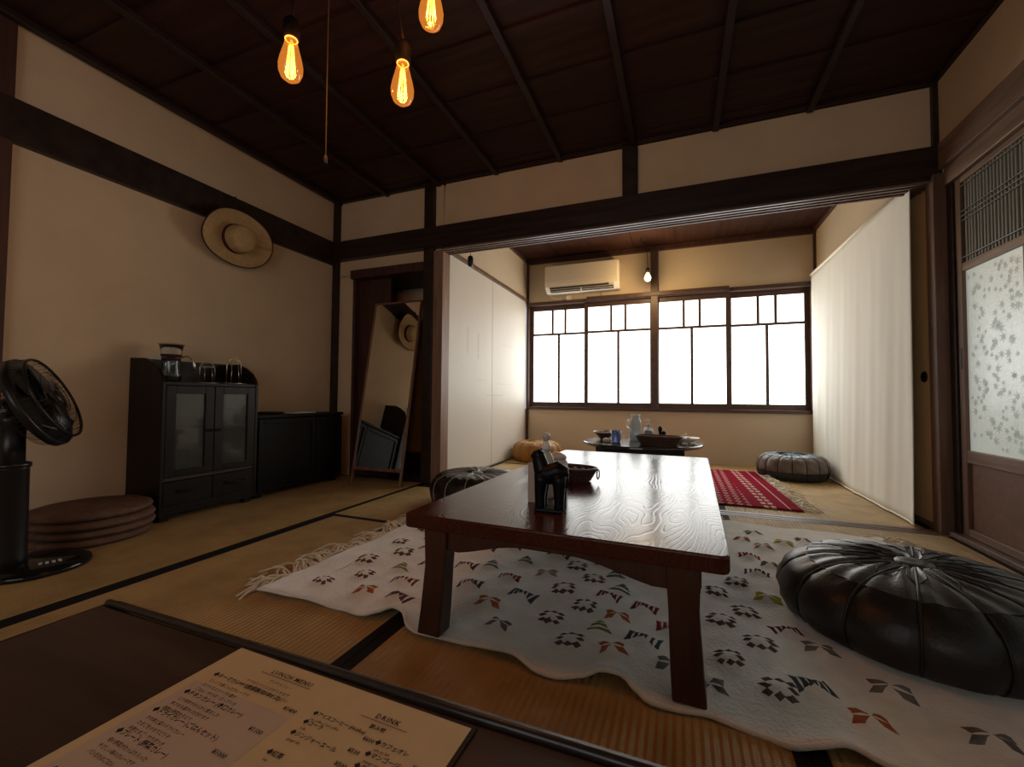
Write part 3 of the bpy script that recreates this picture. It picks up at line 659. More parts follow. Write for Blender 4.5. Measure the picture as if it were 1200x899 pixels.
# ------------------------------------------------------------------ red patterned rug in the back room
rr = thing('red_rug', 'crimson patterned rug with cream fringe on the back room floor', 'rug', (0, 0, 0))
def redf(u, v): return (-.55+(1.215-.05*v)*u+.008*math.sin(v*9)*(1-u), 2.93+1.40*v, .007+.0015*math.sin(u*30)*math.sin(v*24))
MB().grid(70, 70, redf).build('rug_field', 'redrug', rr, smooth=True, solid=.006)
fringe('fringe', 'redfr', rr, lambda y: .665-.05*(y-2.93)/1.40, 2.94, 4.32, 1, 64, .12, lambda x, y: .006, .0042, 3)
fringe('fringe', 'redfr', rr, -.55, 2.94, 4.32, -1, 70, .09, lambda x, y: .006, .0042, 4)

# ------------------------------------------------------------------ long low table
tb = thing('low_table', 'long glossy red brown low table with square legs on the white rug', 'table', (-.281, 1.767, .0145), math.radians(-1.8))
TW, TL, TH, TT = .400, .790, .318, .038
poly = []
for sx, sy, a0 in ((1, 1, 0), (-1, 1, 90), (-1, -1, 180), (1, -1, 270)):
    for k in range(5):
        a = math.radians(a0+90*k/4); poly.append((sx*(TW-.02)+.02*math.cos(a), sy*(TL-.02)+.02*math.sin(a)))
MB().prism(poly, 'z', TH-TT, TH).build('tabletop', 'top', tb, bevel=.005)
def apron_poly(hw, d, flat):
    pts = [(-hw, 0), (-hw, -d), (-hw+flat, -d)]
    for k in range(9):
        t = k/8; pts.append((-hw+flat+.19*t, -d+(d-.022)*(math.sin(t*PI/2)**1.4)))
    for k in range(9):
        t = 1-k/8; pts.append((hw-flat-.19*t, -d+(d-.022)*(math.sin(t*PI/2)**1.4)))
    pts += [(hw-flat, -d), (hw, -d), (hw, 0)]
    return pts
for s in (-1, 1):
    MB().prism([(p[0], p[1]+TH-TT) for p in apron_poly(.345, .058, .10)], 'y', s*(TL-.046)-.012, s*(TL-.046)+.012).build('apron', 'tleg', tb, bevel=.003)
    MB().prism([(p[0], p[1]+TH-TT) for p in apron_poly(TL-.06, .058, .12)], 'x', s*.335-.012, s*.335+.012).build('apron', 'tleg', tb, bevel=.003)
for sx in (-1, 1):
    for sy in (-1, 1):
        cx, cy = sx*.310, sy*(TL-.050); z1 = TH-TT
        mb = MB()
        prof = [(.0, .034, 0), (.06, .033, 0.002), (.18, .031, 0), (z1, .035, 0)]
        vs = []; fs = []
        for z, h, o in prof:
            ox, oy = sx*.012*(1-z/z1)*(1-z/z1), sy*.012*(1-z/z1)**2
            vs += [(cx+ox-h, cy+oy-h*.85, z), (cx+ox+h, cy+oy-h*.85, z), (cx+ox+h, cy+oy+h*.85, z), (cx+ox-h, cy+oy+h*.85, z)]
        for i in range(3):
            for k in range(4): fs.append((i*4+k, i*4+(k+1) % 4, (i+1)*4+(k+1) % 4, (i+1)*4+k))
        fs += [(3, 2, 1, 0), (12, 13, 14, 15)]
        mb.add(vs, fs).build('leg', 'tleg', tb, bevel=.004)
ZT = .014+TH

# objects on the long table
an = thing('animal_figure', 'glossy black long necked four legged animal figure standing on the long table', 'figurine', (-.340, 1.165, ZT), 0)
body = MB()
body.tube([(.040, 0, .096), (.036, 0, .105), (.022, 0, .112), (.004, 0, .104), (-.012, 0, .103), (-.022, 0, .104), (-.028, 0, .108)], [.016, .026, .0305, .029, .029, .028, .020], 16)
body.tube([(-.016, 0, .102), (-.024, 0, .118), (-.030, 0, .138), (-.034, 0, .154), (-.035, 0, .162)], [.027, .024, .021, .018, .010], 16)
body.tube([(-.022, 0, .150), (-.030, 0, .153), (-.042, 0, .152), (-.052, 0, .147)], [.014, .0185, .0165, .010], 14)
for x, x2 in ((-.022, -.025), (.030, .030)):
    for s in (-1, 1): body.tube([(x, s*.012, .105), (x, s*.013, .085), (x2, s*.013, .05), (x2, s*.013, .018), (x2, s*.013, .006)], [.020, .019, .0150, .0138, .0145], 12)
body.build('body', 'ceramic_black', an, smooth=True)
for s in (-1, 1): MB().lathe([(.005, 0), (.005, .004), (.0, .008)], 8, (-.030, s*.010, .166)).build('ear', 'ceramic_black', an, smooth=True)
bx(-.040, .042, -.028, .028, 0, .012).build('base', 'ceramic_black', an, bevel=.005)
MB().tube([(.044, 0, .108), (.050, 0, .100), (.051, 0, .080), (.047, 0, .066)], .0022, 8).build('tail', 'ceramic_black', an, smooth=True)

bo = thing('pump_bottle', 'slim greyish white pump bottle behind the black animal figure', 'bottle', (-.402, 1.33, ZT))
MB().lathe([(.026, 0), (.027, .01), (.027, .10), (.024, .128), (.014, .142), (.013, .150)], 24).build('body', 'bottle', bo, smooth=True)
MB().lathe([(.016, .148), (.018, .156), (.016, .166), (.009, .170), (.007, .178)], 20).build('collar', 'ceramic_white', bo, smooth=True)
MB().lathe([(.006, .177), (.010, .184), (.0135, .192), (.012, .199), (.005, .204), (0, .204)], 20).build('pump_head', 'bottle', bo, smooth=True)
pt = thing('sugar_pot', 'low rounded white lidded pot between the pump bottle and the basket', 'pot', (-.398, 1.455, ZT))
MB().lathe([(.024, 0), (.032, .01), (.036, .05), (.035, .095), (.028, .108)], 24).build('body', 'ceramic_white', pt, smooth=True)
MB().lathe([(.032, .107), (.030, .118), (.014, .127), (0, .129)], 24).build('lid', 'ceramic_white', pt, smooth=True)
cd = tag(bx(-.020, .020, -.003, .003, 0, .120).build('card', 'card', None, bevel=.0008, loc=(-.412, 1.245, ZT+.0005), rot=(0, 0, .2)), 'buff card standing upright left of the black animal figure', 'card')

def basket(name, label, loc, rz, rx, ry, h, rows, cols, m, rings, cat='basket'):
    e = thing(name, label, cat, loc, rz)
    def P(a, t):
        f = .78+.22*t
        return (rx*f*math.copysign(abs(math.cos(a))**.75, math.cos(a)), ry*f*math.copysign(abs(math.sin(a))**.75, math.sin(a)), .004+h*t)
    w = MB()
    for j in range(rows):
        pts = []
        for i in range(cols*2):
            a = 2*PI*i/(cols*2); p = Vector(P(a, (j+.5)/rows)); o = .003*(1 if (i+j) % 2 else -1)
            pts.append((p.x*(1+o/rx), p.y*(1+o/rx), p.z))
        w.tube(pts, h/rows*.56, 5, closed=True)
    o = w.build('woven_wall', m, e, smooth=True)
    st = MB()
    for i in range(cols):
        a = 2*PI*i/cols; st.tube([P(a, 0), P(a, .5), P(a, 1.0)], .003, 5)
    st.build('stakes', m, e, smooth=True)
    MB().tube([P(2*PI*i/48, 1.0) for i in range(48)], .006, 6, closed=True).build('rim', m, e, smooth=True)
    MB().prism([P(2*PI*i/40, 0)[:2] for i in range(40)], 'z', .0, .005).build('bottom', m, e)
    if rings:
        for s in (-1, 1):
            pts = [(s*(rx+.010), .017*math.cos(a), h*.72+.017*math.sin(a)) for a in [2*PI*i/20 for i in range(20)]]
            MB().tube(pts, .0026, 6, closed=True).build('ring_handle', 'ring', e, smooth=True)
    return e
basket('woven_basket', 'dark brown woven basket with ring handles on the long table', (-.418, 1.63, ZT), math.radians(-6), .124, .064, .046, 6, 26, 'basket', True)

# ------------------------------------------------------------------ round table in the back room and what stands on it
rt_ = thing('round_table', 'round black low table in the back room before the window', 'table', (-.27, 3.36, .008))
MB().lathe([(.40, .296), (.425, .298), (.432, .306), (.430, .316), (.424, .320), (0, .320)], 64).build('tabletop', 'round', rt_, smooth=False)
MB().box(-.30, .30, -.012, .012, .215, .298).build('apron', 'round', rt_, bevel=.003, loc=(0, -.22, 0)); MB().box(-.30, .30, -.012, .012, .215, .298).build('apron', 'round', rt_, bevel=.003, loc=(0, .22, 0))
MB().box(-.012, .012, -.21, .21, .215, .298).build('apron', 'round', rt_, bevel=.003, loc=(-.28, 0, 0)); MB().box(-.012, .012, -.21, .21, .215, .298).build('apron', 'round', rt_, bevel=.003, loc=(.28, 0, 0))
for sx in (-1, 1):
    for sy in (-1, 1): bx(sx*.27-.022, sx*.27+.022, sy*.22-.022, sy*.22+.022, .0, .297).build('leg', 'round', rt_, bevel=.003)
ZR = .328
jg = thing('milk_jug', 'tall clear glass milk bottle with handle on the round table', 'jug', (-.315, 3.40, ZR))
MB().lathe([(.0, .004), (.040, .0), (.045, .006), (.046, .12), (.044, .145), (.034, .165), (.033, .19), (.038, .196), (.035, .196), (.030, .188), (.031, .165), (.041, .143), (.043, .12), (.042, .01), (.0, .008)], 28).build('body', 'jug', jg, smooth=True)
MB().tube([(-.044, 0, .15), (-.062, 0, .16), (-.066, 0, .135), (-.060, 0, .105), (-.046, 0, .095)], .005, 8).build('handle', 'jug', jg, smooth=True)
sz = thing('sanitizer_bottle', 'small clear pump bottle with grey label right of the milk bottle', 'bottle', (-.222, 3.42, ZR))
MB().lathe([(.030, 0), (.033, .008), (.033, .085), (.024, .10), (.012, .106), (.012, .118)], 24).build('body', 'jug', sz, smooth=True)
MB().lathe([(.0338, .016), (.0338, .078)], 24).build('label_band', 'label', sz, smooth=True)
MB().lathe([(.013, .112), (.013, .128), (.005, .13), (.004, .148), (.010, .150), (.010, .158), (0, .159)], 16).build('pump_head', 'ceramic_white', sz, smooth=True)
MB().tube([(0, 0, .154), (-.02, -.006, .154), (-.028, -.008, .148)], .003, 6).build('spout', 'ceramic_white', sz, smooth=True)
sc = thing('spice_pot', 'small pale pot holding dark pepper mills on the round table', 'pot', (-.125, 3.42, ZR))
MB().lathe([(.020, 0), (.028, .004), (.032, .045), (.030, .045), (.026, .008), (0, .008)], 20).build('cup', 'bluepat', sc, smooth=True)
for (dx, dy, hh) in ((-.012, 0, .115), (.008, .008, .075), (.014, -.008, .08)):
    MB().lathe([(.009, .01), (.010, hh*.6), (.016, hh*.75), (.014, hh*.92), (.006, hh), (0, hh)], 14, (dx, dy, 0)).build('mill', 'ceramic_black', sc, smooth=True)
bw = thing('brown_bowl', 'dark bowl with pale rim at the left end of the round table', 'bowl', (-.545, 3.37, ZR))
MB().lathe([(.0, .004), (.03, .0), (.034, .01), (.058, .035), (.080, .058), (.077, .059), (.055, .038), (.03, .014), (0, .012)], 30).build('body', 'basket', bw, smooth=True)
MB().tube([(.082*math.cos(2*PI*i/30), .082*math.sin(2*PI*i/30), .060) for i in range(30)], .005, 6, closed=True).build('rim', 'ceramic_white', bw, smooth=True)
MB().tube([(-.03, -.02, .05), (.03, .01, .078)], .004, 6).build('spoon', 'ring', bw)
cp = tag(MB().lathe([(.0, .005), (.026, .0), (.031, .006), (.039, .085), (.036, .085), (.028, .010), (0, .009)], 24).build('blue_cup', 'blue', None, smooth=True, loc=(-.435, 3.22, ZR)), 'blue glass tumbler beside the pale rimmed bowl on the round table', 'cup')
ws = tag(MB().lathe([(.0, 0), (.026, .002), (.034, .012), (.028, .026), (.012, .032), (0, .033)], 14).build('pebble', 'stone', None, smooth=True, loc=(-.495, 3.17, ZR)), 'small pale pebble lying before the blue tumbler', 'stone')
basket('bread_basket', 'long dark brown woven tray basket at the front of the round table', (-.135, 3.13, ZR), math.radians(-6), .150, .075, .058, 6, 28, 'basket', False)
for i, (dx, dy) in enumerate(((-.06, .0), (.0, .02), (.05, -.01))):
    tag(MB().lathe([(0, 0), (.022, .004), (.03, .018), (.02, .03), (0, .034)], 10).build('wrapped_sweet', 'food', None, smooth=True, loc=(-.135+dx, 3.13+dy, ZR+.0055)), ['left','middle','right'][i]+'most wrapped sweet inside the long dark tray basket', 'sweet', 'sweets in the tray basket')
pl = thing('snack_plate', 'pale plate of small snacks at the right end of the round table', 'plate', (.035, 3.36, ZR))
MB().lathe([(.0, .003), (.05, .0), (.055, .008), (.10, .040), (.097, .042), (.052, .012), (0, .008)], 32).build('dish', 'ceramic_white', pl, smooth=True)
q = random.Random(2)
for k in range(7):
    a = k*.9; MB().lathe([(0, 0), (.014, .004), (.018, .012), (.010, .022), (0, .024)], 8, (.04*math.cos(a)*(k > 0), .04*math.sin(a)*(k > 0), .012+.004*(k % 2))).build('snack', 'food', pl, smooth=True)
MB().tube([(-.02, 0, .045), (.01, -.01, .07)], .007, 6).build('spoon', 'ceramic_white', pl, smooth=True)
for i, (dx, dy) in enumerate(((.035, 3.185), (.085, 3.21))):
    tag(MB().lathe([(0, 0), (.016, .003), (.020, .010), (.014, .018), (0, .020)], 10).build('pebble', 'stone', None, smooth=True, loc=(dx, dy, ZR)), ['grey pebble just right of the tray basket', 'outer grey pebble by the right rim of the round table'][i], 'stone')

# ------------------------------------------------------------------ front table with the menu
ft = thing('foreground_table', 'dark brown wooden table edge filling the bottom left foreground', 'table', (0, 0, 0))
FX0, FX1, FY0, FY1, FZ = -.755, .55, -.55, .378, .36
bx(FX0+.012, FX1-.012, FY0, FY1-.024, FZ-.03, FZ-.001).build('tabletop', 'ftop', ft, bevel=.004)
bx(FX0, FX1, FY1-.010, FY1, FZ-.036, FZ-.006).build('edge_moulding', 'fedge', ft, bevel=.004)
MB().tube([(FX0+.008, FY1-.017, FZ-.002), (FX1, FY1-.017, FZ-.002)], .0048, 10).build('edge_bead', 'fedge', ft, smooth=True)
bx(FX0, FX0+.012, FY0, FY1-.010, FZ-.036, FZ-.003).build('edge_moulding', 'fedge', ft, bevel=.005)
for x in (FX0+.06, FX1-.06):
    for yy in (FY0+.06, FY1-.07): bx(x-.03, x+.03, yy-.03, yy+.03, 0, FZ-.03).build('leg', 'ftop', ft, bevel=.004)
MX0, MX1, MY0, MY1 = -.4715, -.1715, .137, .3475
mn = thing('menu_sheet', 'buff paper menu with printed food and drink lists on the dark table', 'menu', ((MX0+MX1)/2, (MY0+MY1)/2, FZ-.0004), math.radians(-1.6))
w, h = .1485, .105
bx(-w-.004, w+.004, -h-.004, h+.004, 0, .0012).build('sleeve', 'sleeve', mn)
bx(-w, w, -h, h, .0012, .0020).build('sheet', 'menu', mn)
bx(-w+.012, -w+.143, -.062, .050, .0020, .0022).build('pale_box', 'menu_panel', mn)
def text_mb(items, name, m):
    mb = MB(); dg = None; objs = []
    for body_, x, yy, sz_, sp in items:
        c = bpy.data.curves.new('t', 'FONT'); c.body = body_; c.size = sz_; c.space_character = sp; c.resolution_u = 1; c.offset = sz_*.012
        o = bpy.data.objects.new('t', c); COL.objects.link(o); objs.append((o, c, x, yy))
    bpy.context.view_layer.update(); dg = bpy.context.evaluated_depsgraph_get()
    for o, c, x, yy in objs:
        me = bpy.data.meshes.new_from_object(o.evaluated_get(dg))
        mb.add([(v.co.x+x, v.co.y+yy, .0024) for v in me.vertices], [tuple(p.vertices) for p in me.polygons])
        bpy.data.meshes.remove(me)
    for o, c, x, yy in objs: bpy.data.objects.remove(o); bpy.data.curves.remove(c)
    o = mb.build(name, m, mn); o['kind'] = 'stuff'; return o
a0 = -.130
heads = [('LUNCH MENU', -.078, .087, .0078, 1.15), ('◆キーマカレー (自家製スパイス)', a0, .061, .0066, .95), ('¥1400', -.022, .055, .0066, .95),
         ('◆チキンカレー (辛口カレー)', a0, .033, .0066, .95), ('¥1100', -.028, .026, .0066, .95), ('◆ドライカレー (ごはんセット)', a0, .007, .0066, .95), ('¥1000', -.032, -.002, .0066, .95),
         ('◆プレート (野菜カレー)', a0, -.020, .0066, .95), ('◆トースト', a0, -.062, .0066, .95), ('¥800', -.032, -.066, .0066, .95),
         ('DRINK', .063, .081, .0078, 1.15), ('飲み物', .066, .070, .0055, 1), ('◆アイスコーヒー (Hot/Ice)', .008, .062, .0054, .9), ('¥600', .070, .057, .0060, .95), ('◆コーラ', .008, .051, .0058, .95), ('¥500', .067, .043, .0060, .95),
         ('◆ジンジャーエール', .008, .038, .0058, .95), ('¥500', .067, .029, .0060, .95), ('◆カフェオレ', .082, .058, .0058, .95), ('¥650', .125, .050, .0060, .95), ('◆マンゴージュース', .082, .046, .0058, .95), ('¥600', .127, .037, .0060, .95),
         ('◆チャイ', .082, .034, .0058, .95), ('¥600', .127, .024, .0060, .95), ('◆紅茶', .008, .016, .0058, .95), ('¥500', .067, .008, .0060, .95)]
text_mb(heads, 'bold_lettering', 'ink')
q = random.Random(4); smalls = []
kana = 'あいうえおかきくけこさしすせそたちつてとなにぬねのはひふへほまみむめもやゆよらりるれろわをん'
def rs(n): return ''.join(q.choice(kana) for _ in range(n))
smalls.append(('ランチメニュー', -.068, .0765, .0045, 1)); smalls.append(('サラダとドリンクがつきます', -.090, .0680, .0046, 1)); smalls.append(('お好きなカレーをお選びください', -.094, .0605+.0015, .0046, 1))
for yy, t in ((.053, ('じっくり煮こんだカレーです', 'スパイスとハーブの香り', 'ごはん・サラダ・スープつき')), (.025, ('とり肉をやわらかく煮ました', '辛さをお選びいただけます', '季節の野菜をそえて')), (-.001, ('ひき肉と豆のドライカレー', 'たまごをのせてどうぞ', '半熟たまご・サラダつき')), (-.028, ('旬の野菜がたっぷり入った', 'やさしい味のカレーです', 'パンまたはごはん'))):
    for i, s_ in enumerate(t): smalls.append((s_, a0+.006, yy-.0065*i, .0046, .95))
for x, yy, s_ in ((.012, .056, 'ice coffee / hot coffee'), (.012, .045, 'cola'), (.012, .032, 'ginger ale'), (.086, .052, 'cafe au lait'), (.086, .040, 'mango juice'), (.086, .028, 'chai'), (.012, .010, 'tea')): smalls.append((s_, x, yy, .0040, .95))
text_mb(smalls, 'small_lettering', 'ink2')
MB().box(-.088, -.020, .0845, .0849, .0022, .00245).box(.050, .100, .0782, .0786, .0022, .00245).build('heading_rules', 'ink2', mn)['kind'] = 'stuff'

# ------------------------------------------------------------------ straw hat on the left wall
ht = thing('straw_hat', 'wide brimmed straw hat with dark band hung on the left wall rail', 'hat', (XL+.062, 1.875, 1.655))
ht.rotation_euler = (0, math.radians(6), 0)
def brim(u, v):
    a = 2*PI*u; r = .075+v*(.150); e = .92+.10*math.cos(a-.5)
    y_, z_ = r*math.cos(a)*1.03, r*math.sin(a)*.86*e
    x_ = .006+.030*v*v*(1+.7*math.cos(2*a+.4)) - .006*v + .010*math.sin(a*3)*v*v
    return (x_, y_, z_)
MB().grid(60, 12, brim).build('brim', 'straw', ht, smooth=True, solid=.004)
MB().tube([brim(i/60, 1) for i in range(60)], .0042, 6, closed=True).build('brim_binding', 'ribbon', ht, smooth=True)
Tx = Matrix.Rotation(PI/2, 4, 'Y')
MB().lathe([(.090, -.005), (.088, .02), (.084, .07), (.078, .088), (.066, .096), (.03, .098), (0, .097)], 36, T=Tx).build('crown', 'straw', ht, smooth=True)
MB().lathe([(.0915, .004), (.0905, .03)], 36, T=Tx).build('band', 'ribbon', ht, smooth=True, solid=.002)
MB().tube([(-.02, -.01, .27), (-.012, -.01, .22), (-.005, -.005, .15)], .004, 6).build('hanging_cord', 'ribbon', ht, smooth=True)

# ------------------------------------------------------------------ glass fronted cabinet
cx0, cx1, cy0, cy1 = XL+.004, -2.435, 1.365, 1.895
cab = thing('tea_cabinet', 'tall black wooden cabinet with two glass doors against the left wall', 'cabinet', (0, 0, 0))
side = [(cx1, .03), (cx1, .715), (cx1-.012, .745), (cx1-.045, .785), (cx1-.10, .820), (cx1-.16, .842), (cx0, .846), (cx0, .03)]
for a in (cy0, cy1-.018): MB().prism(side, 'y', a, a+.018).build('side_panel', 'cab', cab, bevel=.003)
bx(cx0, cx0+.014, cy0+.018, cy1-.018, .03, .846).build('back_panel', 'cab', cab)
bx(cx0+.014, cx1-.003, cy0+.018, cy1-.018, .700, .718).build('top_shelf', 'cab', cab, bevel=.002)
bx(cx0+.014, cx1-.006, cy0+.018, cy1-.018, .205, .222).build('shelf', 'cab_in', cab)
bx(cx0+.014, cx1-.03, cy0+.018, cy1-.018, .455, .467).build('shelf', 'cab_in', cab)
bx(cx0+.014, cx1-.004, cy0+.018, cy1-.018, .03, .075).build('base_rail', 'cab', cab, bevel=.002)
for a in (cy0+.02, cy1-.06):
    for x in (cx0+.02, cx1-.06): bx(x, x+.04, a, a+.04, 0, .032).build('foot', 'cab', cab)
cm = (cy0+cy1)/2
for a, b, ks in ((cy0+.020, cm-.002, 1), (cm+.002, cy1-.020, -1)):
    d = MB(); zA, zB, st = .225, .698, .048
    d.box(cx1-.018, cx1, a, a+st, zA, zB).box(cx1-.018, cx1, b-st, b, zA, zB).box(cx1-.018, cx1, a+st, b-st, zA, zA+.035).box(cx1-.018, cx1, a+st, b-st, zB-.042, zB)
    dd = d.build('door', 'cab', cab, bevel=.002)
    bx(cx1-.012, cx1-.009, a+st, b-st, zA+.035, zB-.042).build('pane', 'paneglass', dd)
    ky = b-.022 if ks == 1 else a+.022
    MB().lathe([(.0, .02), (.008, .018), (.008, .010), (.004, .006), (.004, 0)], 12, (cx1, ky, .455), T=Matrix.Rotation(PI/2, 4, 'Y')).build('knob', 'black_metal', dd, smooth=True)
    dr = bx(cx1-.02, cx1, a, b, .078, .200).build('drawer', 'cab', cab, bevel=.002)
    mc = (a+b)/2
    MB().tube([(cx1, mc-.055, .150), (cx1+.014, mc-.05, .148), (cx1+.018, mc, .146), (cx1+.014, mc+.05, .148), (cx1, mc+.055, .150)], .006, 8).build('handle', 'black_metal', dr, smooth=True)
for i, (y_, z_, hh) in enumerate(((1.47, .223, .09), (1.54, .223, .12), (1.73, .468, .08), (1.80, .468, .10), (1.49, .468, .07), (1.77, .223, .08))):
    tag(MB().lathe([(0, .004), (.022, 0), (.025, .004), (.028, hh), (.026, hh), (.022, .008), (0, .007)], 18).build('drinking_glass', 'glass', None, smooth=True, loc=(-2.55, y_, z_+.0005)),
        ['clear glass on the lower left behind the cabinet door', 'taller clear glass on the cabinet floor behind the left door', 'clear glass on the middle shelf behind the right cabinet door', 'taller clear glass on the middle shelf by the right edge of the cabinet', 'short clear glass on the middle shelf behind the left cabinet door', 'clear glass at the bottom behind the right cabinet door'][i], 'glass', 'glasses in the tea cabinet')
# coffee server and wire stands on top
sv = thing('coffee_server', 'glass coffee server with dark bands and handle on top of the tall cabinet', 'coffee pot', (-2.585, 1.487, .7185))
MB().lathe([(0, .003), (.044, .0), (.047, .006), (.046, .05), (.040, .09), (.040, .115), (.048, .17), (.056, .205), (.054, .205), (.046, .17), (.038, .115), (.038, .09), (.044, .05), (.044, .008), (0, .006)], 30).build('body', 'glass', sv, smooth=True)
for z in (.118, .138): MB().lathe([(.0415+.0025*(z > .12), z), (.0425+.004*(z > .12), z+.013)], 30).build('band', 'ribbon', sv, smooth=True, solid=.002)
MB().tube([(.0565*math.cos(2*PI*i/30), .0565*math.sin(2*PI*i/30), .206) for i in range(30)], .003, 6, closed=True).build('rim', 'glass', sv, smooth=True)
MB().tube([(.01, .042, .14), (.016, .075, .148), (.018, .098, .135), (.019, .108, .10), (.019, .106, .065)], [.005, .005, .006, .008, .008], 8).build('handle', 'wire', sv, smooth=True)
bx(-.055, .055, -.05, .15, 0, .001).build('mat', 'paper', sv)
for o in sv.children:
    if o.name.startswith('mat'): bpy.data.objects.remove(o); break
def wire_stand(label, loc, w, hh, ring):
    e = thing('dripper_stand', label, 'stand', loc, 0, None)
    base = [(-.04, -w, .003), (.04, -w, .003), (.052, -w+.012, .003), (.052, w-.012, .003), (.04, w, .003), (-.04, w, .003), (-.05, w-.012, .003), (-.05, -w+.012, .003)]
    MB().tube(base, .003, 6, closed=True).build('base_loop', 'wire', e, smooth=True)
    arch = [(0, -w*.75, .003), (0, -w*.75, hh*.7)] + [(0, -w*.75*math.cos(t*PI/8), hh*.7+hh*.3*math.sin(t*PI/8)) for t in range(1, 8)] + [(0, w*.75, hh*.7), (0, w*.75, .003)]
    MB().tube(arch, .003, 6).build('arch', 'wire', e, smooth=True)
    MB().tube([(ring*math.cos(2*PI*i/24), ring*math.sin(2*PI*i/24), hh*.78) for i in range(24)], .0028, 6, closed=True).build('ring', 'wire', e, smooth=True)
    MB().tube([(.012, -w*.4, .003), (.010, -w*.35, hh*.76)], .0025, 6).build('strut', 'wire', e, smooth=True); MB().tube([(.012, w*.4, .003), (.010, w*.35, hh*.76)], .0025, 6).build('strut', 'wire', e, smooth=True)
wire_stand('left of the two wire coffee dripper stands on the tall cabinet', (-2.60, 1.690, .7185), .058, .125, .040)
wire_stand('taller arched wire coffee dripper stand nearest the cabinet right end', (-2.520, 1.795, .7185), .060, .155, .028)

# ------------------------------------------------------------------ low black cabinet
lc = thing('low_cabinet', 'low glossy black cabinet in the corner right of the tall cabinet', 'cabinet', (0, 0, 0))
lx0, lx1, ly0, ly1 = XL+.05, -2.45, 1.915, 2.63
bx(lx0, lx1-.02, ly0, ly1, .03, .505).build('carcass', 'lacq', lc, bevel=.003)
bx(lx0-.0, lx1, ly0-.006, ly1+.006, .505, .528).build('top_board', 'lacq', lc, bevel=.004)
for a in (ly0+.02, ly1-.06):
    for x in (lx0+.02, lx1-.08): bx(x, x+.04, a, a+.04, 0, .032).build('foot', 'lacq', lc)
md = (ly0+ly1)/2+.1
for a, b in ((ly0+.004, md-.002), (md+.002, ly1-.004)):
    st = .032; zA, zB = .04, .50
    d = MB().box(lx1-.018, lx1-.002, a, a+st, zA, zB).box(lx1-.018, lx1-.002, b-st, b, zA, zB).box(lx1-.018, lx1-.002, a+st, b-st, zA, zA+st).box(lx1-.018, lx1-.002, a+st, b-st, zB-st, zB)
    dd = d.build('door', 'lacq', lc, bevel=.003)
    bx(lx1-.018, lx1-.010, a+st, b-st, zA+st, zB-st).build('door_panel', 'lacq', dd)
    mc = a+.17
    MB().tube([(lx1-.003, mc-.035, .088), (lx1+.010, mc-.03, .088), (lx1+.010, mc+.03, .088), (lx1-.003, mc+.035, .088)], .005, 8).build('handle', 'black_metal', dd, smooth=True)
tag(bx(-.075, .075, -.10, .10, 0, .006).build('paper_sheets', 'paper', None, loc=(-2.54, 2.28, .5285), rot=(0, 0, .05)), 'thin stack of white papers on the low black cabinet', 'paper')
tag(MB().lathe([(0, 0), (.085, 0), (.10, .006), (.10, .012), (.09, .008), (0, .006)], 32).build('dark_tray', 'lacq', None, smooth=True, loc=(-2.56, 2.06, .5285)), 'flat dark tray on the left end of the low black cabinet', 'tray')

# ------------------------------------------------------------------ leaning mirror
mr = thing('leaning_mirror', 'tall wood framed mirror leaning in front of the dark recess', 'mirror', (-2.083, 2.572, 0))
mr.rotation_euler = (math.radians(-10.0), 0, 0)
MWd, MH = .222, 1.425
for s in (-1, 1): bx(s*MWd, s*(MWd-.012), -.012, .016, .0, MH).build('side_stile', 'mirwood', mr, bevel=.003)
for z0, z1, nm in ((.10, .125, 'bottom_rail'), (MH-.012, MH, 'top_rail')): bx(-MWd+.012, MWd-.012, -.012, .016, z0, z1).build(nm, 'mirwood', mr, bevel=.003)
bx(-MWd+.012, MWd-.012, -.004, .0, .125, MH-.012).build('mirror_glass', 'mirror', mr)
bx(-MWd+.012, MWd-.012, .0005, .012, .125, MH-.012).build('back_board', 'dred', mr)

# ------------------------------------------------------------------ electric fan
fn = thing('electric_fan', 'black standing electric fan at the left edge of the room', 'fan', (-2.238, .855, 0))
MB().lathe([(.150, 0), (.155, .006), (.150, .018), (.12, .034), (.06, .042), (0, .044)], 48).build('base', 'bpl_gloss', fn, smooth=True)
for k in range(4):
    a = math.radians(-30+k*9); px, py = .105*math.cos(a)+.0, .105*math.sin(a)+.03
    bx(-.008, .008, -.0045, .0045, 0, .008).build('button', 'grey_btn', fn, bevel=.0015, loc=(px+.0, py, .032), rot=(0, .25, a))
py0 = -.075
MB().lathe([(.055, .0), (.050, .05), (.047, .36), (.050, .365)], 24, (0, py0, .02)).build('lower_pole', 'bpl', fn, smooth=True)
MB().lathe([(.052, .385), (.052, .40), (.036, .405), (.034, .50), (.036, .53), (.046, .55), (.040, .575), (.02, .58)], 24, (0, py0, 0)).build('upper_pole', 'bpl', fn, smooth=True)
ax = Vector((.64*math.cos(.42), .77*math.cos(.42), math.sin(.42))).normalized()
Q = Vector((0, 0, 1)).rotation_difference(ax).to_matrix().to_4x4()
head = Vector((.0, -.012, .615))
TH_ = Matrix.Translation(head) @ Q
def hp(mb): return mb.xf(TH_)
hp(MB().lathe([(.0, -.17), (.035, -.165), (.048, -.14), (.05, -.07), (.045, -.055), (0, -.055)], 24)).build('motor_housing', 'bpl', fn, smooth=True)
hp(MB().tube([(0, 0, -.11), (0, -.0, -.11)], .001, 4)) 
MB().tube([(0, py0, .56), tuple(head+Q.to_3x3() @ Vector((0, 0, -.12)))], .030, 12).build('neck', 'bpl', fn, smooth=True)
GR = .168
def ring(r, z, t, n=56): return MB().tube([(r*math.cos(2*PI*i/n), r*math.sin(2*PI*i/n), z) for i in range(n)], t, 6, closed=True)
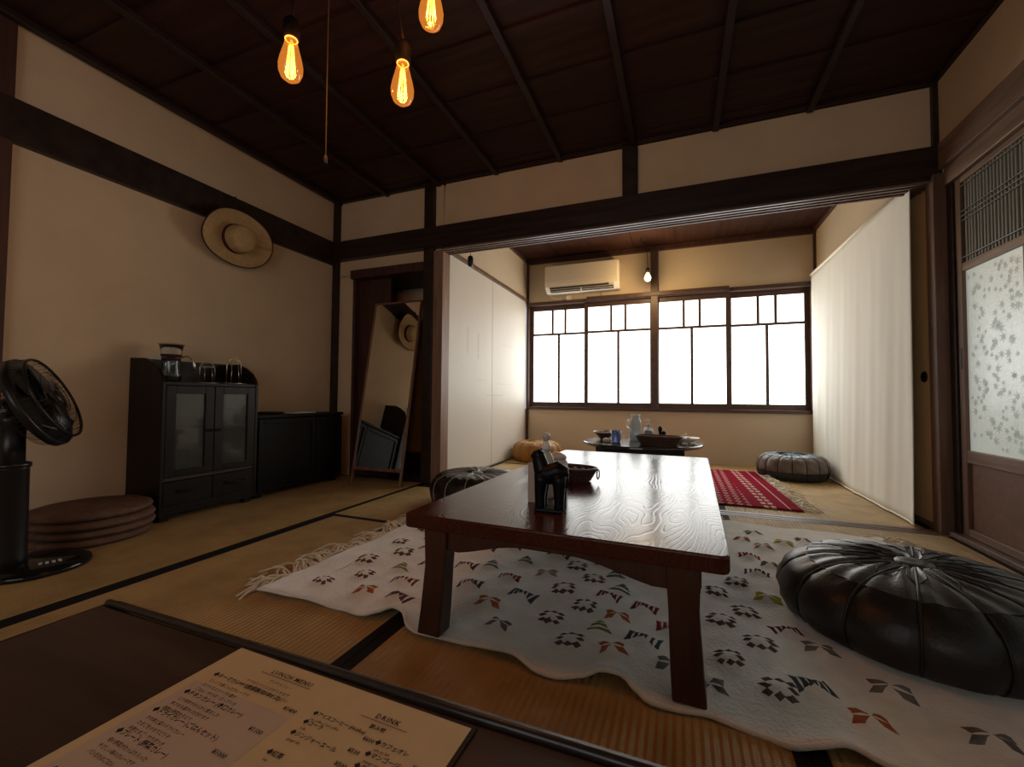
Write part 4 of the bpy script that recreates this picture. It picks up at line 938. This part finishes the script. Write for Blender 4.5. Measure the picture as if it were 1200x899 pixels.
hp(MB().lathe([(GR, -.012), (GR+.004, -.010), (GR+.004, .010), (GR, .012)], 56)).build('guard_band', 'bpl', fn, smooth=True, solid=.003)
hp(ring(GR-.012, .048, .005)).build('front_rim', 'bpl', fn, smooth=True)
gw = MB(); gr_ = MB(); NW = 52
for k in range(NW):
    a = 2*PI*k/NW; c, s_ = math.cos(a), math.sin(a)
    gw.tube([(.03*c, .03*s_, .064), (.09*c, .09*s_, .062), (.14*c, .14*s_, .055), (.158*c, .158*s_, .045), (GR*c, GR*s_, .008)], .0008, 3)
    a2 = a+.04; c, s_ = math.cos(a2), math.sin(a2)
    gr_.tube([(.045*c, .045*s_, -.062), (.10*c, .10*s_, -.06), (.15*c, .15*s_, -.045), (GR*c, GR*s_, -.008)], .0008, 3)
for r_, z_ in ((.06, .0635), (.10, .0615), (.135, .0565)): gw.tube([(r_*math.cos(2*PI*i/40), r_*math.sin(2*PI*i/40), z_) for i in range(40)], .0014, 3, closed=True)
for r_, z_ in ((.08, -.061), (.125, -.053)): gr_.tube([(r_*math.cos(2*PI*i/40), r_*math.sin(2*PI*i/40), z_) for i in range(40)], .0014, 3, closed=True)
o = hp(gw).build('front_guard_wires', 'bpl', fn); o['kind'] = 'stuff'
o = hp(gr_).build('rear_guard_wires', 'bpl', fn); o['kind'] = 'stuff'
hp(MB().lathe([(0, .070), (.022, .069), (.031, .064), (.031, .060), (0, .060)], 24)).build('center_badge', 'bpl', fn, smooth=True)
hp(MB().lathe([(0, .045), (.026, .042), (.032, .03), (.032, -.03), (0, -.03)], 20)).build('blade_hub', 'bpl', fn, smooth=True)
for k in range(5):
    def bl(u, v, k=k):
        r_ = .03+.112*u; wdt = .24+.20*u; a = 2*PI*k/5+(v-.5)*wdt*2; return (r_*math.cos(a), r_*math.sin(a), .012+.022*(v-.5)*2)
    hp(MB().grid(8, 8, bl)).build('blade', 'bpl', fn, smooth=True, solid=.002)
MB().box(-.05, .03, -.012, .012, -.008, .008).build('carry_handle', 'bpl', fn, bevel=.004, loc=(-.05, -.14, .66))

# ------------------------------------------------------------------ stacked round floor cushions
for i in range(4):
    lb = ['bottom round rush cushion of the stack beside the fan', 'second round rush cushion from the bottom of the stack', 'third round rush cushion up, just under the topmost', 'topmost round rush cushion of the stack beside the tall cabinet'][i]
    e = thing('round_cushion', lb, 'cushion', (-2.497+.006*((i*7) % 3-1), 1.140+.005*((i*5) % 3-1), .0005+.0365*i), i*.7, 'round rush cushions in a stack')
    MB().lathe([(0, .001), (.19, .0), (.210, .008), (.216, .018), (.210, .029), (.19, .0355), (.10, .036), (0, .034)], 44).build('body', 'rush', e, smooth=True)
    pts = []
    for k in range(420):
        t = k/419; r_ = .012+.18*t; a = t*2*PI*11; pts.append((r_*math.cos(a), r_*math.sin(a), .0352))
    MB().tube(pts, .0014, 3).build('coil_seam', 'rush', e, smooth=True)

# ------------------------------------------------------------------ air conditioner
ac = thing('air_conditioner', 'cream wall mounted air conditioner above the far window', 'air conditioner', (-.985, Y2, 1.815))
pr_ = [(0, .02), (-.02, .0), (-.13, .0), (-.195, .055), (-.205, .085), (-.205, .27), (-.19, .292), (0, .292)]
MB().prism([(p[0], p[1]) for p in pr_], 'x', -.40, .40).build('body', 'ac', ac, bevel=.008)
bx(-.392, .392, -.212, -.204, .105, .283).build('front_panel', 'ac', ac, bevel=.004)
def acq(u, v): return (-.345+.69*u, -.138-.055*v-.0035, .004+.047*v-.0035)
MB().grid(1, 1, acq).build('vent_opening', 'ac_dark', ac, solid=.002)
for v in (.28, .62): MB().box(-.345, .345, -.010, .010, -.0015, .0015).build('louvre', 'ac', ac, loc=(0, -.146-.055*v, .0015+.047*v), rot=(.5, 0, 0))
MB().box(-.006, .006, -.03, .0, 0, .05).build('vent_divider', 'ac', ac, loc=(0, -.150, .0))
bx(.30, .36, -.2, -.185, .035, .058).build('display', 'ac', ac)
MB().tube([(-.36, -.02, .01), (-.38, -.015, -.02), (-.30, -.012, -.045), (-.19, -.012, -.04)], .005, 6).build('power_cable', 'ac', ac, smooth=True)
bx(-.20, -.15, -.03, 0, -.062, -.012).build('wall_outlet', 'ac', ac, bevel=.004)
MB().tube([(.20, -.01, .01), (.20, -.01, -.07)], .004, 6).build('drain_cord', 'ac', ac)

# ------------------------------------------------------------------ lamps
def point(loc, w, col, r, parent=None):
    l = bpy.data.lights.new('bulb_light', 'POINT'); l.energy = w; l.color = col; l.shadow_soft_size = r
    o = bpy.data.objects.new('bulb_light', l); COL.objects.link(o); o.location = loc
    if parent: o.parent = parent
    return o
def edison(label, x, y, z, hub):
    e = thing('filament_bulb_pendant', label, 'lamp', (x, y, z), 0, 'filament bulbs hanging from the front ceiling')
    gl_ = MB().lathe([(.0, -.066), (.014, -.064), (.025, -.055), (.031, -.040), (.032, -.024), (.028, -.002), (.021, .025), (.016, .045), (.0145, .052)], 26).build('bulb_glass', 'amber', e, smooth=True)
    fm = MB()
    for k in range(9):
        a = 2*PI*k/9; a2 = a+.35
        fm.tube([(.0055*math.cos(a), .0055*math.sin(a), .034), (.0125*math.cos(a2), .0125*math.sin(a2), -.040)], .0009, 4)
    fm.build('filament', 'filament', e)
    MB().tube([(0, 0, .05), (0, 0, .02)], .003, 6).build('stem', 'neck', e)
    MB().tube([(.0155*math.cos(2*PI*i/24), .0155*math.sin(2*PI*i/24), .052) for i in range(24)], .0016, 6, closed=True).build('neck_ring', 'neck', e, smooth=True)
    MB().lathe([(.016, .053), (.021, .056), (.022, .095), (.019, .105), (.008, .110), (.004, .122), (0, .122)], 24).build('socket', 'socket', e, smooth=True)
    top = Vector(hub)-Vector((x, y, z)); pts = []
    for k in range(13):
        t = k/12; sag = -.10*math.sin(PI*t)*(1-t)
        pts.append((top.x*t*t*.6+top.x*t*.4, top.y*t*t*.6+top.y*t*.4, .12+(top.z-.12)*t+sag))
    MB().tube(pts, .003, 6).build('cord', 'cord', e, smooth=True)
    point((0, 0, -.02), BULB_W, (1.0, .50, .16), .02, e)
edison('leftmost glowing filament bulb hanging from the dark ceiling', -1.005, .853, 1.592, (-.98, .90, ZC))
edison('lowest filament bulb, hanging right of the pull cord', -.722, .978, 1.537, (-.84, .93, ZC))
edison('filament bulb cut off by the top edge of the picture', -.597, .925, 1.672, (-.60, .86, ZC))
pc = thing('pull_cord', 'thin light pull cord hanging between the filament bulbs', 'cord', (-1.02, 1.0, 1.394))
MB().tube([(0, 0, .0), (-.002, 0, .4), (.0, 0, ZC-1.394)], .0016, 6).build('cord', 'pull', pc)
MB().lathe([(0, -.022), (.005, -.020), (.006, -.004), (.003, .004), (0, .004)], 12).build('cord_end', 'pull', pc, smooth=True)
bb = thing('white_bulb_pendant', 'round lit bulb on a black cord in the back room before the window post', 'lamp', (-.283, 4.32, 1.83))
MB().lathe([(0, -.040), (.016, -.037), (.029, -.024), (.033, -.006), (.029, .012), (.018, .032), (.014, .045)], 24).build('bulb_glass', 'bulb_b', bb, smooth=True)
MB().lathe([(.014, .046), (.019, .048), (.019, .085), (.010, .092), (0, .093)], 20).build('socket', 'socket', bb, smooth=True)
MB().tube([(0, 0, .09), (-.004, .01, .22), (-.02, .03, .35), (-.05, .05, .37), (-.07, .05, .40), (-.06, .05, .42)], .003, 6).build('cord', 'cord', bb, smooth=True)
point((0, -.06, -.03), BULB_FAR_W, (1.0, .66, .30), .03, bb)
hg = thing('hanging_pull', 'small dark oval pull hanging from the lintel by the white panels', 'pull', (-1.475, Y1+.075, 1.752))
MB().tube([(0, 0, 0), (0, 0, -.03)], .002, 6).build('cord', 'cord', hg)
MB().lathe([(0, -.112), (.016, -.108), (.021, -.09), (.022, -.05), (.017, -.032), (.006, -.026), (0, -.026)], 20).build('oval_body', 'bpl', hg, smooth=True)
